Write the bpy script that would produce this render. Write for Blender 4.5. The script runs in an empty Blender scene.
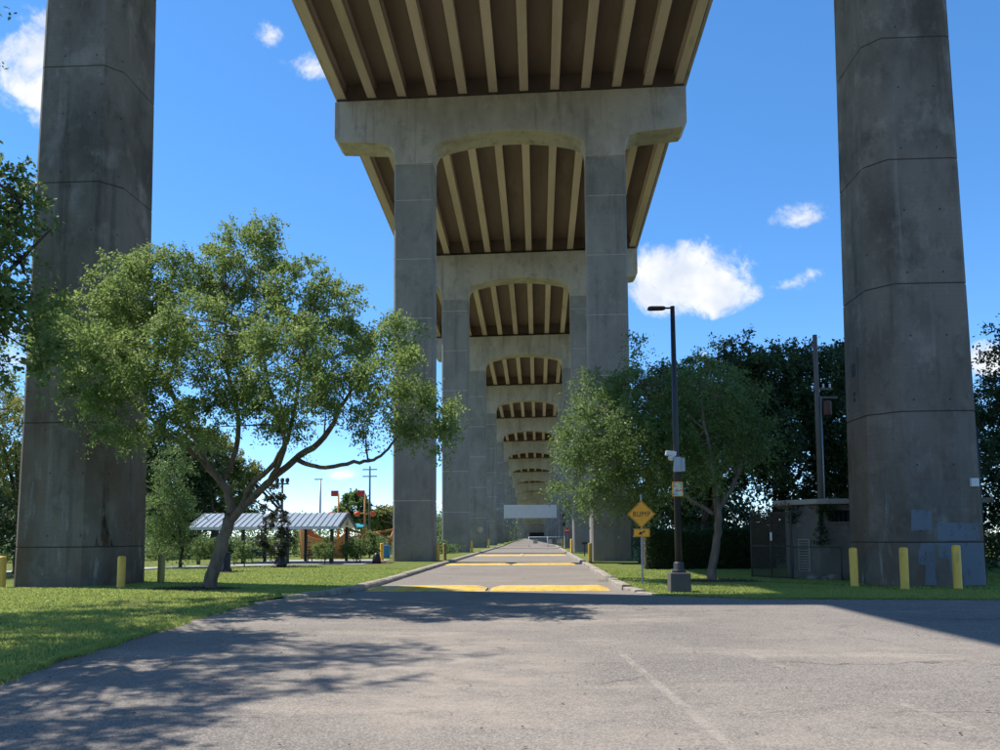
import bpy, bmesh, math, random
import numpy as np
from mathutils import Vector, Matrix, Euler
R = math.radians
S = bpy.context.scene
COL = S.collection

# ------------------------------------------------------------------ camera
YAW, PIT, ROLL = R(2.7), R(4.44), R(0.35)
cd = bpy.data.cameras.new('camera'); cam = bpy.data.objects.new('camera', cd); COL.objects.link(cam)
f_ = Vector((-math.sin(YAW)*math.cos(PIT), math.cos(YAW)*math.cos(PIT), math.sin(PIT)))
r_ = Vector((math.cos(YAW), math.sin(YAW), 0)); u_ = r_.cross(f_)
r2 = math.cos(ROLL)*r_ - math.sin(ROLL)*u_; u2 = math.sin(ROLL)*r_ + math.cos(ROLL)*u_
cam.matrix_world = Matrix(((r2.x, u2.x, -f_.x, 0), (r2.y, u2.y, -f_.y, 0), (r2.z, u2.z, -f_.z, 1.7), (0, 0, 0, 1)))
cd.sensor_width = 36; cd.lens = 36*0.8; cd.shift_y = 0.098; cd.clip_end = 5000
S.camera = cam

# ------------------------------------------------------------------ light
KX, KY = 0.635, -0.195                      # shadow offset on the ground per metre of height
sun_to = Vector((-KX, -KY, 1)).normalized()  # towards the sun
SUN_EL = math.asin(sun_to.z); SUN_ROT = math.atan2(sun_to.x, sun_to.y)
W = bpy.data.worlds.new('World'); S.world = W; W.use_nodes = True
nt = W.node_tree; nt.nodes.clear()
def nd(tree, typ, **kw):
    n = tree.nodes.new(typ)
    for k, v in kw.items(): setattr(n, k, v)
    return n
def mth(tree, op, a, b=None, c=None, clamp=False):
    n = tree.nodes.new('ShaderNodeMath'); n.operation = op; n.use_clamp = clamp
    for i, v in enumerate((a, b, c)):
        if v is None: continue
        if isinstance(v, (int, float)): n.inputs[i].default_value = v
        else: tree.links.new(v, n.inputs[i])
    return n.outputs[0]
sky = nd(nt, 'ShaderNodeTexSky', sky_type='NISHITA', sun_disc=False)
sky.sun_elevation = SUN_EL; sky.sun_rotation = SUN_ROT; sky.altitude = 0; sky.air_density = 0.6; sky.dust_density = 0.0; sky.ozone_density = 5.0
sat = nd(nt, 'ShaderNodeHueSaturation'); sat.inputs['Saturation'].default_value = 1.28; sat.inputs['Value'].default_value = 2.03
gam = nd(nt, 'ShaderNodeGamma'); gam.inputs['Gamma'].default_value = 0.8; nt.links.new(sky.outputs[0], gam.inputs['Color']); nt.links.new(gam.outputs[0], sat.inputs['Color'])
tc = nd(nt, 'ShaderNodeTexCoord')
def vdot(v):
    n = nd(nt, 'ShaderNodeVectorMath', operation='DOT_PRODUCT'); nt.links.new(tc.outputs['Generated'], n.inputs[0]); n.inputs[1].default_value = v
    return n.outputs['Value']
noi = nd(nt, 'ShaderNodeTexNoise'); noi.inputs['Scale'].default_value = 17; noi.inputs['Detail'].default_value = 12; noi.inputs['Roughness'].default_value = 0.68; noi.inputs['Distortion'].default_value = 0.35
nt.links.new(tc.outputs['Generated'], noi.inputs['Vector'])
noi2 = nd(nt, 'ShaderNodeTexNoise'); noi2.inputs['Scale'].default_value = 22; noi2.inputs['Detail'].default_value = 6
nt.links.new(tc.outputs['Generated'], noi2.inputs['Vector'])
# (azimuth to the right of +Y, elevation, half width, half height, strength) of each cloud, in degrees
CLOUDS = [(14, 9.5, 5, 1.5, .36), (11.4, 17.0, 5.4, 3.7, 1.1), (8.6, 18.0, 2.6, 2.6, .9), (18.6, 20.6, 2.4, 1.6, .72), (17.8, 16.6, 2.4, 1.2, .6), (19.0, 17.0, 1.2, .8, .5), (11.0, 12.2, 1.9, 1.0, .38), (8.5, 18.9, 1.6, 1.6, .6),
          (-33.0, 27.0, 3.2, 4.8, .9), (-19.3, 32.0, 1.4, 1.4, .5), (-16.0, 30.7, 2.6, 1.6, .55), (29.5, 10.3, 2.6, 1.6, .9), (29.0, 32.0, 2.5, 1.5, .6),
          (-13.5, 4.3, 2.2, .7, .5), (-30, 14, 6, 3.0, .6), (-25, 6, 6, 3.0, .6), (10.5, 2.2, 3.5, 1.2, .8), (-12.6, 3.2, 2.2, .5, .42), (-40, 12, 10, 6, .7), (50, 14, 12, 7, .7), (90, 22, 16, 8, .8), (-85, 25, 20, 9, .7), (160, 28, 22, 9, .8), (-140, 20, 20, 7, .8)]
mask = None
for az, el, hw, hh, st in CLOUDS:
    a, e = R(az), R(el)
    c = Vector((math.sin(a)*math.cos(e), math.cos(a)*math.cos(e), math.sin(e)))
    rr = Vector((math.cos(a), -math.sin(a), 0)); uu = rr.cross(c)
    x = mth(nt, 'DIVIDE', vdot(rr), math.sin(R(hw))); y = mth(nt, 'DIVIDE', vdot(uu), math.sin(R(hh)))
    y = mth(nt, 'MULTIPLY', y, mth(nt, 'ADD', 1.0, mth(nt, 'MULTIPLY', mth(nt, 'LESS_THAN', y, 0.0), 0.5)))
    l = mth(nt, 'SQRT', mth(nt, 'ADD', mth(nt, 'MULTIPLY', x, x), mth(nt, 'MULTIPLY', y, y)))
    front = mth(nt, 'GREATER_THAN', vdot(c), 0.0)
    m = mth(nt, 'MULTIPLY', mth(nt, 'SUBTRACT', 1.0, l, clamp=True), front)
    m = mth(nt, 'MULTIPLY', mth(nt, 'POWER', m, 0.7), st)
    mask = m if mask is None else mth(nt, 'MAXIMUM', mask, m)
dens = mth(nt, 'ADD', mask, mth(nt, 'MULTIPLY', mth(nt, 'SUBTRACT', noi.outputs['Fac'], 0.5), 1.9))
dens = mth(nt, 'MULTIPLY', dens, mth(nt, 'GREATER_THAN', mask, 0.001))
mr = nd(nt, 'ShaderNodeMapRange', interpolation_type='SMOOTHSTEP'); mr.inputs['From Min'].default_value = .22; mr.inputs['From Max'].default_value = .72
nt.links.new(dens, mr.inputs['Value'])
soft = mth(nt, 'MULTIPLY', mr.outputs[0], mth(nt, 'MULTIPLY', mask, 6.0, clamp=True))
cc = nd(nt, 'ShaderNodeMix', data_type='RGBA'); cc.inputs['A'].default_value = (4.1, 4.5, 5.2, 1); cc.inputs['B'].default_value = (5.5, 5.6, 5.8, 1)
mr2 = nd(nt, 'ShaderNodeMapRange'); mr2.inputs['From Min'].default_value = .35; mr2.inputs['From Max'].default_value = .6
nt.links.new(noi2.outputs['Fac'], mr2.inputs['Value']); nt.links.new(mr2.outputs[0], cc.inputs['Factor'])
mx = nd(nt, 'ShaderNodeMix', data_type='RGBA'); nt.links.new(soft, mx.inputs['Factor']); nt.links.new(sat.outputs[0], mx.inputs['A']); nt.links.new(cc.outputs['Result'], mx.inputs['B'])
bg = nd(nt, 'ShaderNodeBackground'); bg.inputs['Strength'].default_value = 0.15; nt.links.new(mx.outputs['Result'], bg.inputs['Color'])
wo = nd(nt, 'ShaderNodeOutputWorld'); nt.links.new(bg.outputs[0], wo.inputs[0])
sl = bpy.data.lights.new('sun', 'SUN'); so = bpy.data.objects.new('sun', sl); COL.objects.link(so)
sl.energy = 5.0; sl.angle = R(0.53); sl.color = (1.0, .95, .87)
so.rotation_euler = (-sun_to).to_track_quat('-Z', 'Y').to_euler(); so.location = (-30, 10, 60)
S.view_settings.view_transform = 'Standard'; S.view_settings.look = 'None'; S.view_settings.exposure = 0.3; S.view_settings.gamma = 1.0
S.cycles.max_bounces = 8; S.cycles.diffuse_bounces = 5; S.cycles.transparent_max_bounces = 16

# ------------------------------------------------------------------ helpers
def tag(o, label=None, cat=None, group=None, kind=None):
    if label: o['label'] = label
    if cat: o['category'] = cat
    if group: o['group'] = group
    if kind: o['kind'] = kind
    return o
def empty(name, loc=(0, 0, 0), rz=0, label=None, cat=None, group=None, kind=None):
    o = bpy.data.objects.new(name, None); COL.objects.link(o); o.location = loc; o.rotation_euler = (0, 0, rz); o.empty_display_size = .2
    return tag(o, label, cat, group, kind)
def link(name, me, mat=None, parent=None, loc=None):
    if mat is not None and len(me.materials) == 0: me.materials.append(mat)
    o = bpy.data.objects.new(name, me); COL.objects.link(o)
    if parent: o.parent = parent
    if loc is not None: o.location = loc
    return o
def arr_mesh(name, V, F, tint=None, smooth=False):
    """V (n,3) array, F (m,k) array of k-gons"""
    me = bpy.data.meshes.new(name); V = np.asarray(V, dtype=np.float32); F = np.asarray(F, dtype=np.int32); k = F.shape[1]
    me.vertices.add(len(V)); me.vertices.foreach_set('co', V.ravel())
    me.loops.add(F.size); me.loops.foreach_set('vertex_index', F.ravel())
    me.polygons.add(len(F)); me.polygons.foreach_set('loop_start', np.arange(0, F.size, k, dtype=np.int32))
    if tint is not None:
        a = me.attributes.new('tint', 'FLOAT', 'POINT'); a.data.foreach_set('value', np.asarray(tint, dtype=np.float32))
    if smooth: me.polygons.foreach_set('use_smooth', np.ones(len(F), dtype=bool))
    me.update(calc_edges=True); return me
class MB:
    def __init__(s): s.bm = bmesh.new()
    def box(s, c, d, rot=None, taper=None):
        r = bmesh.ops.create_cube(s.bm, size=1); vs = r['verts']
        M = Matrix.Translation(c) @ ((Euler(rot).to_matrix().to_4x4()) if rot else Matrix()) @ Matrix.Diagonal((d[0], d[1], d[2], 1))
        for v in vs:
            if taper and v.co.z > 0: v.co.x *= taper; v.co.y *= taper
            v.co = M @ v.co
        return s
    def prism(s, pts, z0, z1, smooth=False):
        b = [s.bm.verts.new((p[0], p[1], z0)) for p in pts]; t = [s.bm.verts.new((p[0], p[1], z1)) for p in pts]; n = len(pts)
        s.bm.faces.new(b[::-1]); s.bm.faces.new(t)
        for i in range(n): s.bm.faces.new((b[i], b[(i+1) % n], t[(i+1) % n], t[i]))
        return s
    def prism_xz(s, pts, y0, y1):
        b = [s.bm.verts.new((p[0], y0, p[1])) for p in pts]; t = [s.bm.verts.new((p[0], y1, p[1])) for p in pts]; n = len(pts)
        s.bm.faces.new(b); s.bm.faces.new(t[::-1])
        for i in range(n): s.bm.faces.new((b[(i+1) % n], b[i], t[i], t[(i+1) % n]))
        return s
    def prism_yz(s, pts, x0, x1):
        b = [s.bm.verts.new((x0, p[0], p[1])) for p in pts]; t = [s.bm.verts.new((x1, p[0], p[1])) for p in pts]; n = len(pts)
        s.bm.faces.new(b[::-1]); s.bm.faces.new(t)
        for i in range(n): s.bm.faces.new((b[i], b[(i+1) % n], t[(i+1) % n], t[i]))
        return s
    def loft(s, A, B):
        a = [s.bm.verts.new(p) for p in A]; b = [s.bm.verts.new(p) for p in B]; n = len(A)
        s.bm.faces.new(a[::-1]); s.bm.faces.new(b)
        for i in range(n): s.bm.faces.new((a[i], a[(i+1) % n], b[(i+1) % n], b[i]))
        return s
    def tube(s, pts, rad, n=8, cap=True):
        pts = [Vector(p) for p in pts]; rings = []
        if isinstance(rad, (int, float)): rad = [rad]*len(pts)
        up = Vector((0, 0, 1)); 
        for i, p in enumerate(pts):
            d = (pts[min(i+1, len(pts)-1)] - pts[max(i-1, 0)]).normalized()
            a = d.cross(Vector((0.31, 0.95, 0.05)) if abs(d.dot(up)) > .9 else up).normalized(); b = d.cross(a)
            rings.append([s.bm.verts.new(p + (a*math.cos(t) + b*math.sin(t))*rad[i]) for t in [2*math.pi*j/n for j in range(n)]])
        for i in range(len(rings)-1):
            for j in range(n): 
                f = s.bm.faces.new((rings[i][j], rings[i][(j+1) % n], rings[i+1][(j+1) % n], rings[i+1][j])); f.smooth = True
        if cap: s.bm.faces.new(rings[0][::-1]); s.bm.faces.new(rings[-1])
        return s
    def lathe(s, prof, c=(0, 0, 0), n=16):
        rings = [[s.bm.verts.new((c[0]+r*math.cos(2*math.pi*j/n), c[1]+r*math.sin(2*math.pi*j/n), c[2]+z)) for j in range(n)] for r, z in prof]
        for i in range(len(rings)-1):
            for j in range(n):
                f = s.bm.faces.new((rings[i][j], rings[i][(j+1) % n], rings[i+1][(j+1) % n], rings[i+1][j])); f.smooth = True
        s.bm.faces.new(rings[0][::-1]); s.bm.faces.new(rings[-1]); return s
    def face(s, pts):
        s.bm.faces.new([s.bm.verts.new(p) for p in pts]); return s
    def build(s, name, mat, parent=None, bevel=0, loc=None, seg=2):
        bmesh.ops.recalc_face_normals(s.bm, faces=s.bm.faces[:])
        me = bpy.data.meshes.new(name); s.bm.to_mesh(me); s.bm.free()
        o = link(name, me, mat, parent, loc)
        if bevel:
            b = o.modifiers.new('bevel', 'BEVEL'); b.width = bevel; b.segments = seg; b.limit_method = 'ANGLE'; b.angle_limit = R(35)
        return o
def dup(o, parent=None, loc=None, rz=None):
    c = o.copy(); COL.objects.link(c); c.parent = parent
    if loc is not None: c.location = loc
    if rz is not None: c.rotation_euler.z = rz
    for ch in o.children: dup(ch, c)
    return c

# ------------------------------------------------------------------ materials
class Mat:
    def __init__(s, name, color=(.5, .5, .5), rough=.8, metal=0, spec=None):
        s.m = bpy.data.materials.new(name); s.m.use_nodes = True; s.t = s.m.node_tree
        s.b = s.t.nodes['Principled BSDF']; s.b.inputs['Base Color'].default_value = (*color, 1); s.b.inputs['Roughness'].default_value = rough; s.b.inputs['Metallic'].default_value = metal
        if spec is not None: s.b.inputs['Specular IOR Level'].default_value = spec
        s.c = None; s.base = color
    def pos(s, scale=(1, 1, 1)):
        g = s.t.nodes.new('ShaderNodeNewGeometry'); v = nd(s.t, 'ShaderNodeVectorMath', operation='MULTIPLY'); s.t.links.new(g.outputs['Position'], v.inputs[0]); v.inputs[1].default_value = scale
        return v.outputs[0]
    def opos(s, scale=(1, 1, 1)):
        g = s.t.nodes.new('ShaderNodeTexCoord'); v = nd(s.t, 'ShaderNodeVectorMath', operation='MULTIPLY'); s.t.links.new(g.outputs['Object'], v.inputs[0]); v.inputs[1].default_value = scale
        return v.outputs[0]
    def noise(s, scale, detail=5, rough=.55, stretch=(1, 1, 1), lo=.35, hi=.65, vec=None, dist=0):
        n = s.t.nodes.new('ShaderNodeTexNoise'); n.inputs['Scale'].default_value = scale; n.inputs['Detail'].default_value = detail; n.inputs['Roughness'].default_value = rough; n.inputs['Distortion'].default_value = dist
        s.t.links.new(vec or s.pos(stretch), n.inputs['Vector'])
        m = nd(s.t, 'ShaderNodeMapRange'); m.inputs['From Min'].default_value = lo; m.inputs['From Max'].default_value = hi; s.t.links.new(n.outputs['Fac'], m.inputs['Value']); return m.outputs[0]
    def layer(s, color, fac, amount=1.0):
        x = nd(s.t, 'ShaderNodeMix', data_type='RGBA')
        if s.c is None: x.inputs['A'].default_value = (*s.base, 1)
        else: s.t.links.new(s.c, x.inputs['A'])
        x.inputs['B'].default_value = (*color, 1)
        if amount != 1.0: fac = mth(s.t, 'MULTIPLY', fac, amount)
        s.t.links.new(fac, x.inputs['Factor']); s.c = x.outputs['Result']; s.t.links.new(s.c, s.b.inputs['Base Color']); return s
    def bump(s, h, strength=.3, dist=.02):
        b = nd(s.t, 'ShaderNodeBump'); b.inputs['Strength'].default_value = strength; b.inputs['Distance'].default_value = dist
        s.t.links.new(h, b.inputs['Height']); s.t.links.new(b.outputs[0], s.b.inputs['Normal']); return s
def sepz(m):
    x = m.t.nodes.new('ShaderNodeSeparateXYZ'); m.t.links.new(m.pos(), x.inputs[0]); return x.outputs['Z']
def towerwear(mat):
    # weathering of the old tower columns: brown run-off and lime near the foot, form tie holes
    t = mat.node_tree; m = Mat.__new__(Mat); m.m = mat; m.t = t; m.b = t.nodes['Principled BSDF']; m.c = m.b.inputs['Base Color'].links[0].from_socket; m.base = (0, 0, 0)
    z = sepz(m); low = mth(t, 'SUBTRACT', 1.0, mth(t, 'DIVIDE', z, 9.0), clamp=True); low2 = mth(t, 'SUBTRACT', 1.0, mth(t, 'DIVIDE', z, 5.0), clamp=True)
    m.layer((.15, .095, .055), mth(t, 'MULTIPLY', m.noise(.75, 6, .65, (1, 1, .3), .45, .62), low), .9)
    m.layer((.40, .38, .33), mth(t, 'MULTIPLY', m.noise(2.4, 6, .7, (1, 1, .16), .58, .66), low2), .8)
    m.layer((.05, .045, .035), mth(t, 'MULTIPLY', m.noise(1.9, 6, .7, (1, 1, .10), .57, .68), low), .85)
    x = t.nodes.new('ShaderNodeSeparateXYZ'); t.links.new(m.pos(), x.inputs[0]); h = mth(t, 'ADD', x.outputs['X'], x.outputs['Y'])
    fx = mth(t, 'SUBTRACT', mth(t, 'FRACT', mth(t, 'DIVIDE', h, 1.1)), .5); fz = mth(t, 'SUBTRACT', mth(t, 'FRACT', mth(t, 'DIVIDE', mth(t, 'ADD', x.outputs['Z'], -.75), 2.025)), .5)
    d = mth(t, 'ADD', mth(t, 'POWER', mth(t, 'MULTIPLY', fx, 1.1), 2.0), mth(t, 'POWER', mth(t, 'MULTIPLY', fz, 2.025), 2.0))
    m.layer((.03, .03, .028), mth(t, 'LESS_THAN', d, .0011), .75)
def concrete(name, base, dark, light, streak=.5, stain=.6):
    m = Mat(name, base, .9, spec=.3)
    m.layer(dark, m.noise(.55, 6, .6, (1, 1, .55), .42, .68), stain)
    m.layer(light, m.noise(.9, 5, .6, (1, 1, .8), .55, .72), .55)
    m.layer(tuple(c*.62 for c in dark), m.noise(1.6, 5, .65, (1, 1, .07), .55, .75), streak)
    m.layer(light, m.noise(2.3, 4, .6, (1, 1, .05), .62, .78), streak*.6)
    m.layer(tuple(c*.5 for c in dark), m.noise(7, 3, .6, (1, 1, 1), .66, .74), .6)
    m.layer(tuple(c*.55 for c in base), m.noise(45, 3, .7, (1, 1, 1), .5, .8), .45)
    m.layer(light, m.noise(3.2, 7, .75, (1, 1, .5), .58, .70), .35)
    m.layer(tuple(c*.7 for c in dark), m.noise(1.15, 8, .75, (1, 1, .7), .54, .66), .45)
    bl = mth(m.t, 'SINE', mth(m.t, 'MULTIPLY', sepz(m), 41.0)); m.layer(tuple(c*.6 for c in base), mth(m.t, 'MULTIPLY', mth(m.t, 'GREATER_THAN', bl, .93), m.noise(.8, 3, .5)), .3)
    m.bump(m.noise(30, 5, .7), .35, .01)
    return m.m
M = {}
M['tower'] = concrete('tower concrete', (.21, .18, .147), (.095, .08, .063), (.38, .34, .29), .9, .95)
towerwear(M['tower'])
M['coat'] = concrete('coated column concrete', (.295, .268, .232), (.19, .175, .152), (.375, .35, .305), .7, .8)
M['seam'] = concrete('pale joint concrete', (.55, .52, .47), (.45, .42, .38), (.6, .57, .52), .3, .4)
M['joint'] = Mat('dark joint', (.05, .05, .048), .95).m
M['cap'] = concrete('raw cap concrete', (.48, .425, .36), (.29, .255, .215), (.56, .50, .43), .8, .75)
M['girder'] = concrete('girder concrete', (.46, .40, .31), (.34, .28, .21), (.52, .46, .37), .25, .6)
g = Mat('girder stained', (.64, .49, .46), .9, spec=.3)
g.layer((.38, .29, .26), g.noise(.5, 5, .6, (1, .12, 1), .4, .7), .8).layer((.62, .53, .43), g.noise(.8, 5, .6, (1, .2, 1), .55, .75), .6).layer((.30, .17, .08), g.noise(1.1, 4, .6, (1, .25, 1), .63, .72), .5).layer((.2, .17, .13), g.noise(9, 3, .6, (1, 1, 1), .6, .75), .5)
M['girder'] = g.m
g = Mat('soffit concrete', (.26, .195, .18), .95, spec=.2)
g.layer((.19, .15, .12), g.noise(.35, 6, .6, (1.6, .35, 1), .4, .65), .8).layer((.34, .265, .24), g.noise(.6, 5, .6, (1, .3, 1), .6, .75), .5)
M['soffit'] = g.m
M['bearing'] = Mat('bearing rubber', (.045, .04, .035), .8).m

# asphalt of the lot
def asphalt(name, base, dark, pale, dust):
    m = Mat(name, base, .92, spec=.25)
    m.layer(pale, m.noise(.28, 6, .62, (1, .8, 1), .45, .7), .75)
    m.layer(dark, m.noise(.16, 5, .6, (1, 1.2, 1), .52, .7), .5)
    m.layer(dust, m.noise(.22, 6, .65, (1, 2.2, 1), .55, .68), .75)
    m.layer(dark, m.noise(2.6, 5, .65, (1, 1, 1), .52, .75), .35)
    m.layer(pale, m.noise(5, 5, .65, (1, .25, 1), .6, .75), .35)
    m.layer(dust, m.noise(.5, 7, .7, (.45, 1.7, 1), .56, .68), .5)
    m.layer(dark, m.noise(.45, 7, .7, (.5, 1.6, 1), .58, .70), .5)
    m.layer((.22, .12, .06), m.noise(.13, 6, .7, (.7, 1.6, 1), .67, .71), .5)
    v = nd(m.t, 'ShaderNodeTexVoronoi', feature='DISTANCE_TO_EDGE'); v.inputs['Scale'].default_value = .33
    dn = nd(m.t, 'ShaderNodeTexNoise'); dn.inputs['Scale'].default_value = 1.3; dn.inputs['Detail'].default_value = 5; m.t.links.new(m.pos(), dn.inputs['Vector'])
    ad = nd(m.t, 'ShaderNodeVectorMath', operation='ADD'); m.t.links.new(m.pos(), ad.inputs[0]); m.t.links.new(dn.outputs['Color'], ad.inputs[1]); m.t.links.new(ad.outputs[0], v.inputs['Vector'])
    cr = mth(m.t, 'LESS_THAN', v.outputs['Distance'], .008)
    cr = mth(m.t, 'MULTIPLY', cr, m.noise(.3, 3, .5, lo=.5, hi=.6))
    m.layer(tuple(c*.45 for c in dark), cr, .75)
    vo = nd(m.t, 'ShaderNodeTexVoronoi'); vo.inputs['Scale'].default_value = 66; m.t.links.new(m.pos(), vo.inputs['Vector'])
    bw = nd(m.t, 'ShaderNodeRGBToBW'); m.t.links.new(vo.outputs['Color'], bw.inputs[0])
    hi = nd(m.t, 'ShaderNodeMapRange'); hi.inputs['From Min'].default_value = .55; hi.inputs['From Max'].default_value = .8; m.t.links.new(bw.outputs[0], hi.inputs['Value'])
    lo = nd(m.t, 'ShaderNodeMapRange'); lo.inputs['From Min'].default_value = .45; lo.inputs['From Max'].default_value = .2; m.t.links.new(bw.outputs[0], lo.inputs['Value'])
    m.layer(tuple(min(1, c*1.55) for c in pale), hi.outputs[0], .42); m.layer(tuple(c*.5 for c in dark), lo.outputs[0], .48)
    m.bump(mth(m.t, 'ADD', bw.outputs[0], m.noise(9, 6, .7)), .4, .008)
    return m.m
def sandy(mat):
    t = mat.node_tree; m = Mat.__new__(Mat); m.m = mat; m.t = t; m.b = t.nodes['Principled BSDF']; m.c = m.b.inputs['Base Color'].links[0].from_socket; m.base = (0, 0, 0)
    for cx, cy, rx, ry, am in ((-1.3, 10.5, 2.2, 4.2, .75), (1.5, 7.0, 3.5, 2.6, .45), (5.5, 12.0, 3.2, 1.3, .4), (-.5, 15.5, 2.5, 1.2, .35)):
        x = t.nodes.new('ShaderNodeSeparateXYZ'); t.links.new(m.pos(), x.inputs[0])
        d = mth(t, 'ADD', mth(t, 'POWER', mth(t, 'ABSOLUTE', mth(t, 'DIVIDE', mth(t, 'SUBTRACT', x.outputs['X'], cx), rx)), 2.0), mth(t, 'POWER', mth(t, 'ABSOLUTE', mth(t, 'DIVIDE', mth(t, 'SUBTRACT', x.outputs['Y'], cy), ry)), 2.0))
        f = mth(t, 'MULTIPLY', mth(t, 'SUBTRACT', 1.0, d, clamp=True), m.noise(1.1, 8, .75, (1, 1.5, 1), .36, .62)); m.layer((.43, .36, .29), f, am)
M['lot'] = asphalt('worn lot asphalt', (.222, .196, .17), (.135, .122, .112), (.32, .28, .238), (.42, .355, .285))
sandy(M['lot'])
M['road'] = asphalt('road asphalt', (.245, .212, .178), (.17, .15, .13), (.30, .262, .222), (.33, .28, .225))
g = Mat('lawn soil green', (.20, .25, .06), .95, spec=.1)
g.layer((.28, .27, .09), g.noise(.5, 6, .6), .6).layer((.15, .20, .05), g.noise(1.7, 5, .6), .5).layer((.34, .28, .15), g.noise(.8, 6, .65, lo=.58, hi=.72), .6).layer((.10, .13, .035), g.noise(30, 4, .7, lo=.5, hi=.7), .6)
g.bump(g.noise(25, 5, .7), .8, .04); M['lawn'] = g.m
g = None

g = Mat('far ground', (.15, .15, .075), .95, spec=.1); g.layer((.2, .17, .11), g.noise(.08, 6, .6), .5).layer((.09, .11, .05), g.noise(.9, 5, .6), .5); M['ground'] = g.m
g = Mat('path concrete', (.5, .48, .44), .9); g.layer((.36, .34, .3), g.noise(1.5, 5), .5); M['path'] = g.m
g = Mat('kerb concrete', (.40, .345, .27), .92); g.layer((.17, .14, .105), g.noise(2.2, 6, .65, lo=.45, hi=.65), .8).layer((.42, .4, .36), g.noise(6, 4, lo=.55, hi=.7), .6).bump(g.noise(25, 4, .7), .5, .01); M['kerb'] = g.m
g = Mat('yellow hump paint', (.78, .50, .045), .7)
g.layer((.66, .55, .32), g.noise(1.6, 6, .65, lo=.45, hi=.62), .75).layer((.22, .19, .15), g.noise(4, 9, .8, (1, 1.8, 1), .51, .62), .85).layer((.30, .25, .18), g.noise(.9, 5, .7, (1, 3, 1), .55, .68), .6).layer((.62, .34, .02), g.noise(1.1, 4, .6), .35).bump(g.noise(40, 4, .7), .4, .01); M['hump'] = g.m
def paint(name, col, dirt=(.1, .08, .05), amt=.35, rough=.5, metal=0):
    m = Mat(name, col, rough, metal); m.layer(dirt, m.noise(4, 6, .65, (1, 1, .4), .5, .75), amt); m.layer(tuple(c*.8 for c in col), m.noise(1.7, 4), .4); return m.m
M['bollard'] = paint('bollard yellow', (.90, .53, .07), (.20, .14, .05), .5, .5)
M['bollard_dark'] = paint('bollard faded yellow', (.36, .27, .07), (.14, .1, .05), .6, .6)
M['pole'] = paint('dark bronze pole', (.035, .034, .033), (.08, .07, .06), .3, .45, .2)
M['galv'] = paint('galvanised steel', (.32, .34, .34), (.2, .18, .16), .3, .45, .6)
M['signyel'] = paint('sign yellow', (.98, .42, .012), (.3, .16, .02), .25, .45)
M['black'] = Mat('black', (.012, .012, .012), .6).m
M['bin'] = Mat('black plastic', (.015, .015, .016), .4).m
M['white'] = paint('white paint', (.72, .72, .7), (.4, .38, .34), .3, .5)
M['greypanel'] = paint('grey sign back', (.62, .62, .60), (.52, .53, .53), .25, .5)

M['red'] = paint('red', (.62, .03, .02), (.3, .02, .02), .2, .5)
M['orange'] = paint('orange', (.85, .14, .04), (.5, .1, .05), .2, .5)
M['teal'] = paint('teal', (.03, .32, .34), (.02, .2, .2), .2, .5)
M['blue'] = paint('blue', (.03, .22, .5), (.02, .15, .3), .2, .5)
g = Mat('play timber', (.62, .27, .09), .75); g.layer((.36, .15, .05), g.noise(3, 6, .6, (1, 1, 6), .4, .7), .7); M['wood'] = g.m
M['roofmetal'] = paint('pale metal roof', (.43, .47, .47), (.38, .4, .4), .3, .35, .3)
M['darksteel'] = paint('dark green steel', (.03, .04, .04), (.06, .05, .04), .3, .5)
g = Mat('mulch', (.26, .13, .09), .95); g.layer((.28, .15, .11), g.noise(22, 4, .7), .7).layer((.06, .035, .025), g.noise(30, 4, .7), .7).bump(g.noise(25, 4, .7), 1, .05); M['mulch'] = g.m
g = Mat('block wall', (.27, .235, .185), .9); g.layer((.14, .13, .11), g.noise(.9, 6, .65, (1, 1, .4)), .7).layer((.38, .37, .33), g.noise(2, 5, .6, lo=.55, hi=.7), .5).bump(g.noise(20, 4, .7), .4, .01); M['block'] = g.m
M['shadedblock'] = paint('shade darkened concrete', (.10, .092, .078), (.05, .045, .035), .6, .9)  # lamp base: the shadow lying on it is put into this darker colour
M['timberpole'] = paint('weathered timber', (.15, .125, .10), (.1, .08, .07), .6, .85)
M['rust'] = paint('rust red tin', (.11, .045, .03), (.08, .03, .02), .5, .7)
M['glass'] = Mat('dark glass', (.01, .012, .014), .1).m
M['wire'] = paint('wire', (.10, .10, .10), (.2, .16, .1), .3, .6, .5)
M['rustfence'] = paint('rusty fence fabric', (.085, .07, .055), (.04, .03, .02), .5, .8)
def leafmat(name, a, b, c, trans=.35, rough=.5):
    m = Mat(name, a, rough, spec=.35)
    at = nd(m.t, 'ShaderNodeAttribute', attribute_name='tint')
    m.layer(b, at.outputs['Fac']); m.layer(c, m.noise(.5, 4, .6, lo=.45, hi=.7), .5)
    tr = nd(m.t, 'ShaderNodeBsdfTranslucent'); hs = nd(m.t, 'ShaderNodeHueSaturation'); hs.inputs['Value'].default_value = 1.75; hs.inputs['Hue'].default_value = .485
    m.t.links.new(m.c, hs.inputs['Color']); m.t.links.new(hs.outputs[0], tr.inputs['Color'])
    mix = nd(m.t, 'ShaderNodeMixShader'); mix.inputs[0].default_value = trans
    m.t.links.new(m.b.outputs[0], mix.inputs[1]); m.t.links.new(tr.outputs[0], mix.inputs[2]); m.t.links.new(mix.outputs[0], m.t.nodes['Material Output'].inputs['Surface'])
    return m.m
M['blade'] = leafmat('grass blades', (.235, .31, .07), (.36, .40, .12), (.16, .24, .055), .45, .6)
M['leaf'] = leafmat('elm leaves', (.095, .165, .04), (.23, .31, .09), (.15, .22, .085), .47)
M['leafdark'] = leafmat('dark leaves', (.028, .055, .018), (.065, .105, .032), (.04, .07, .03), .25)
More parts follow.
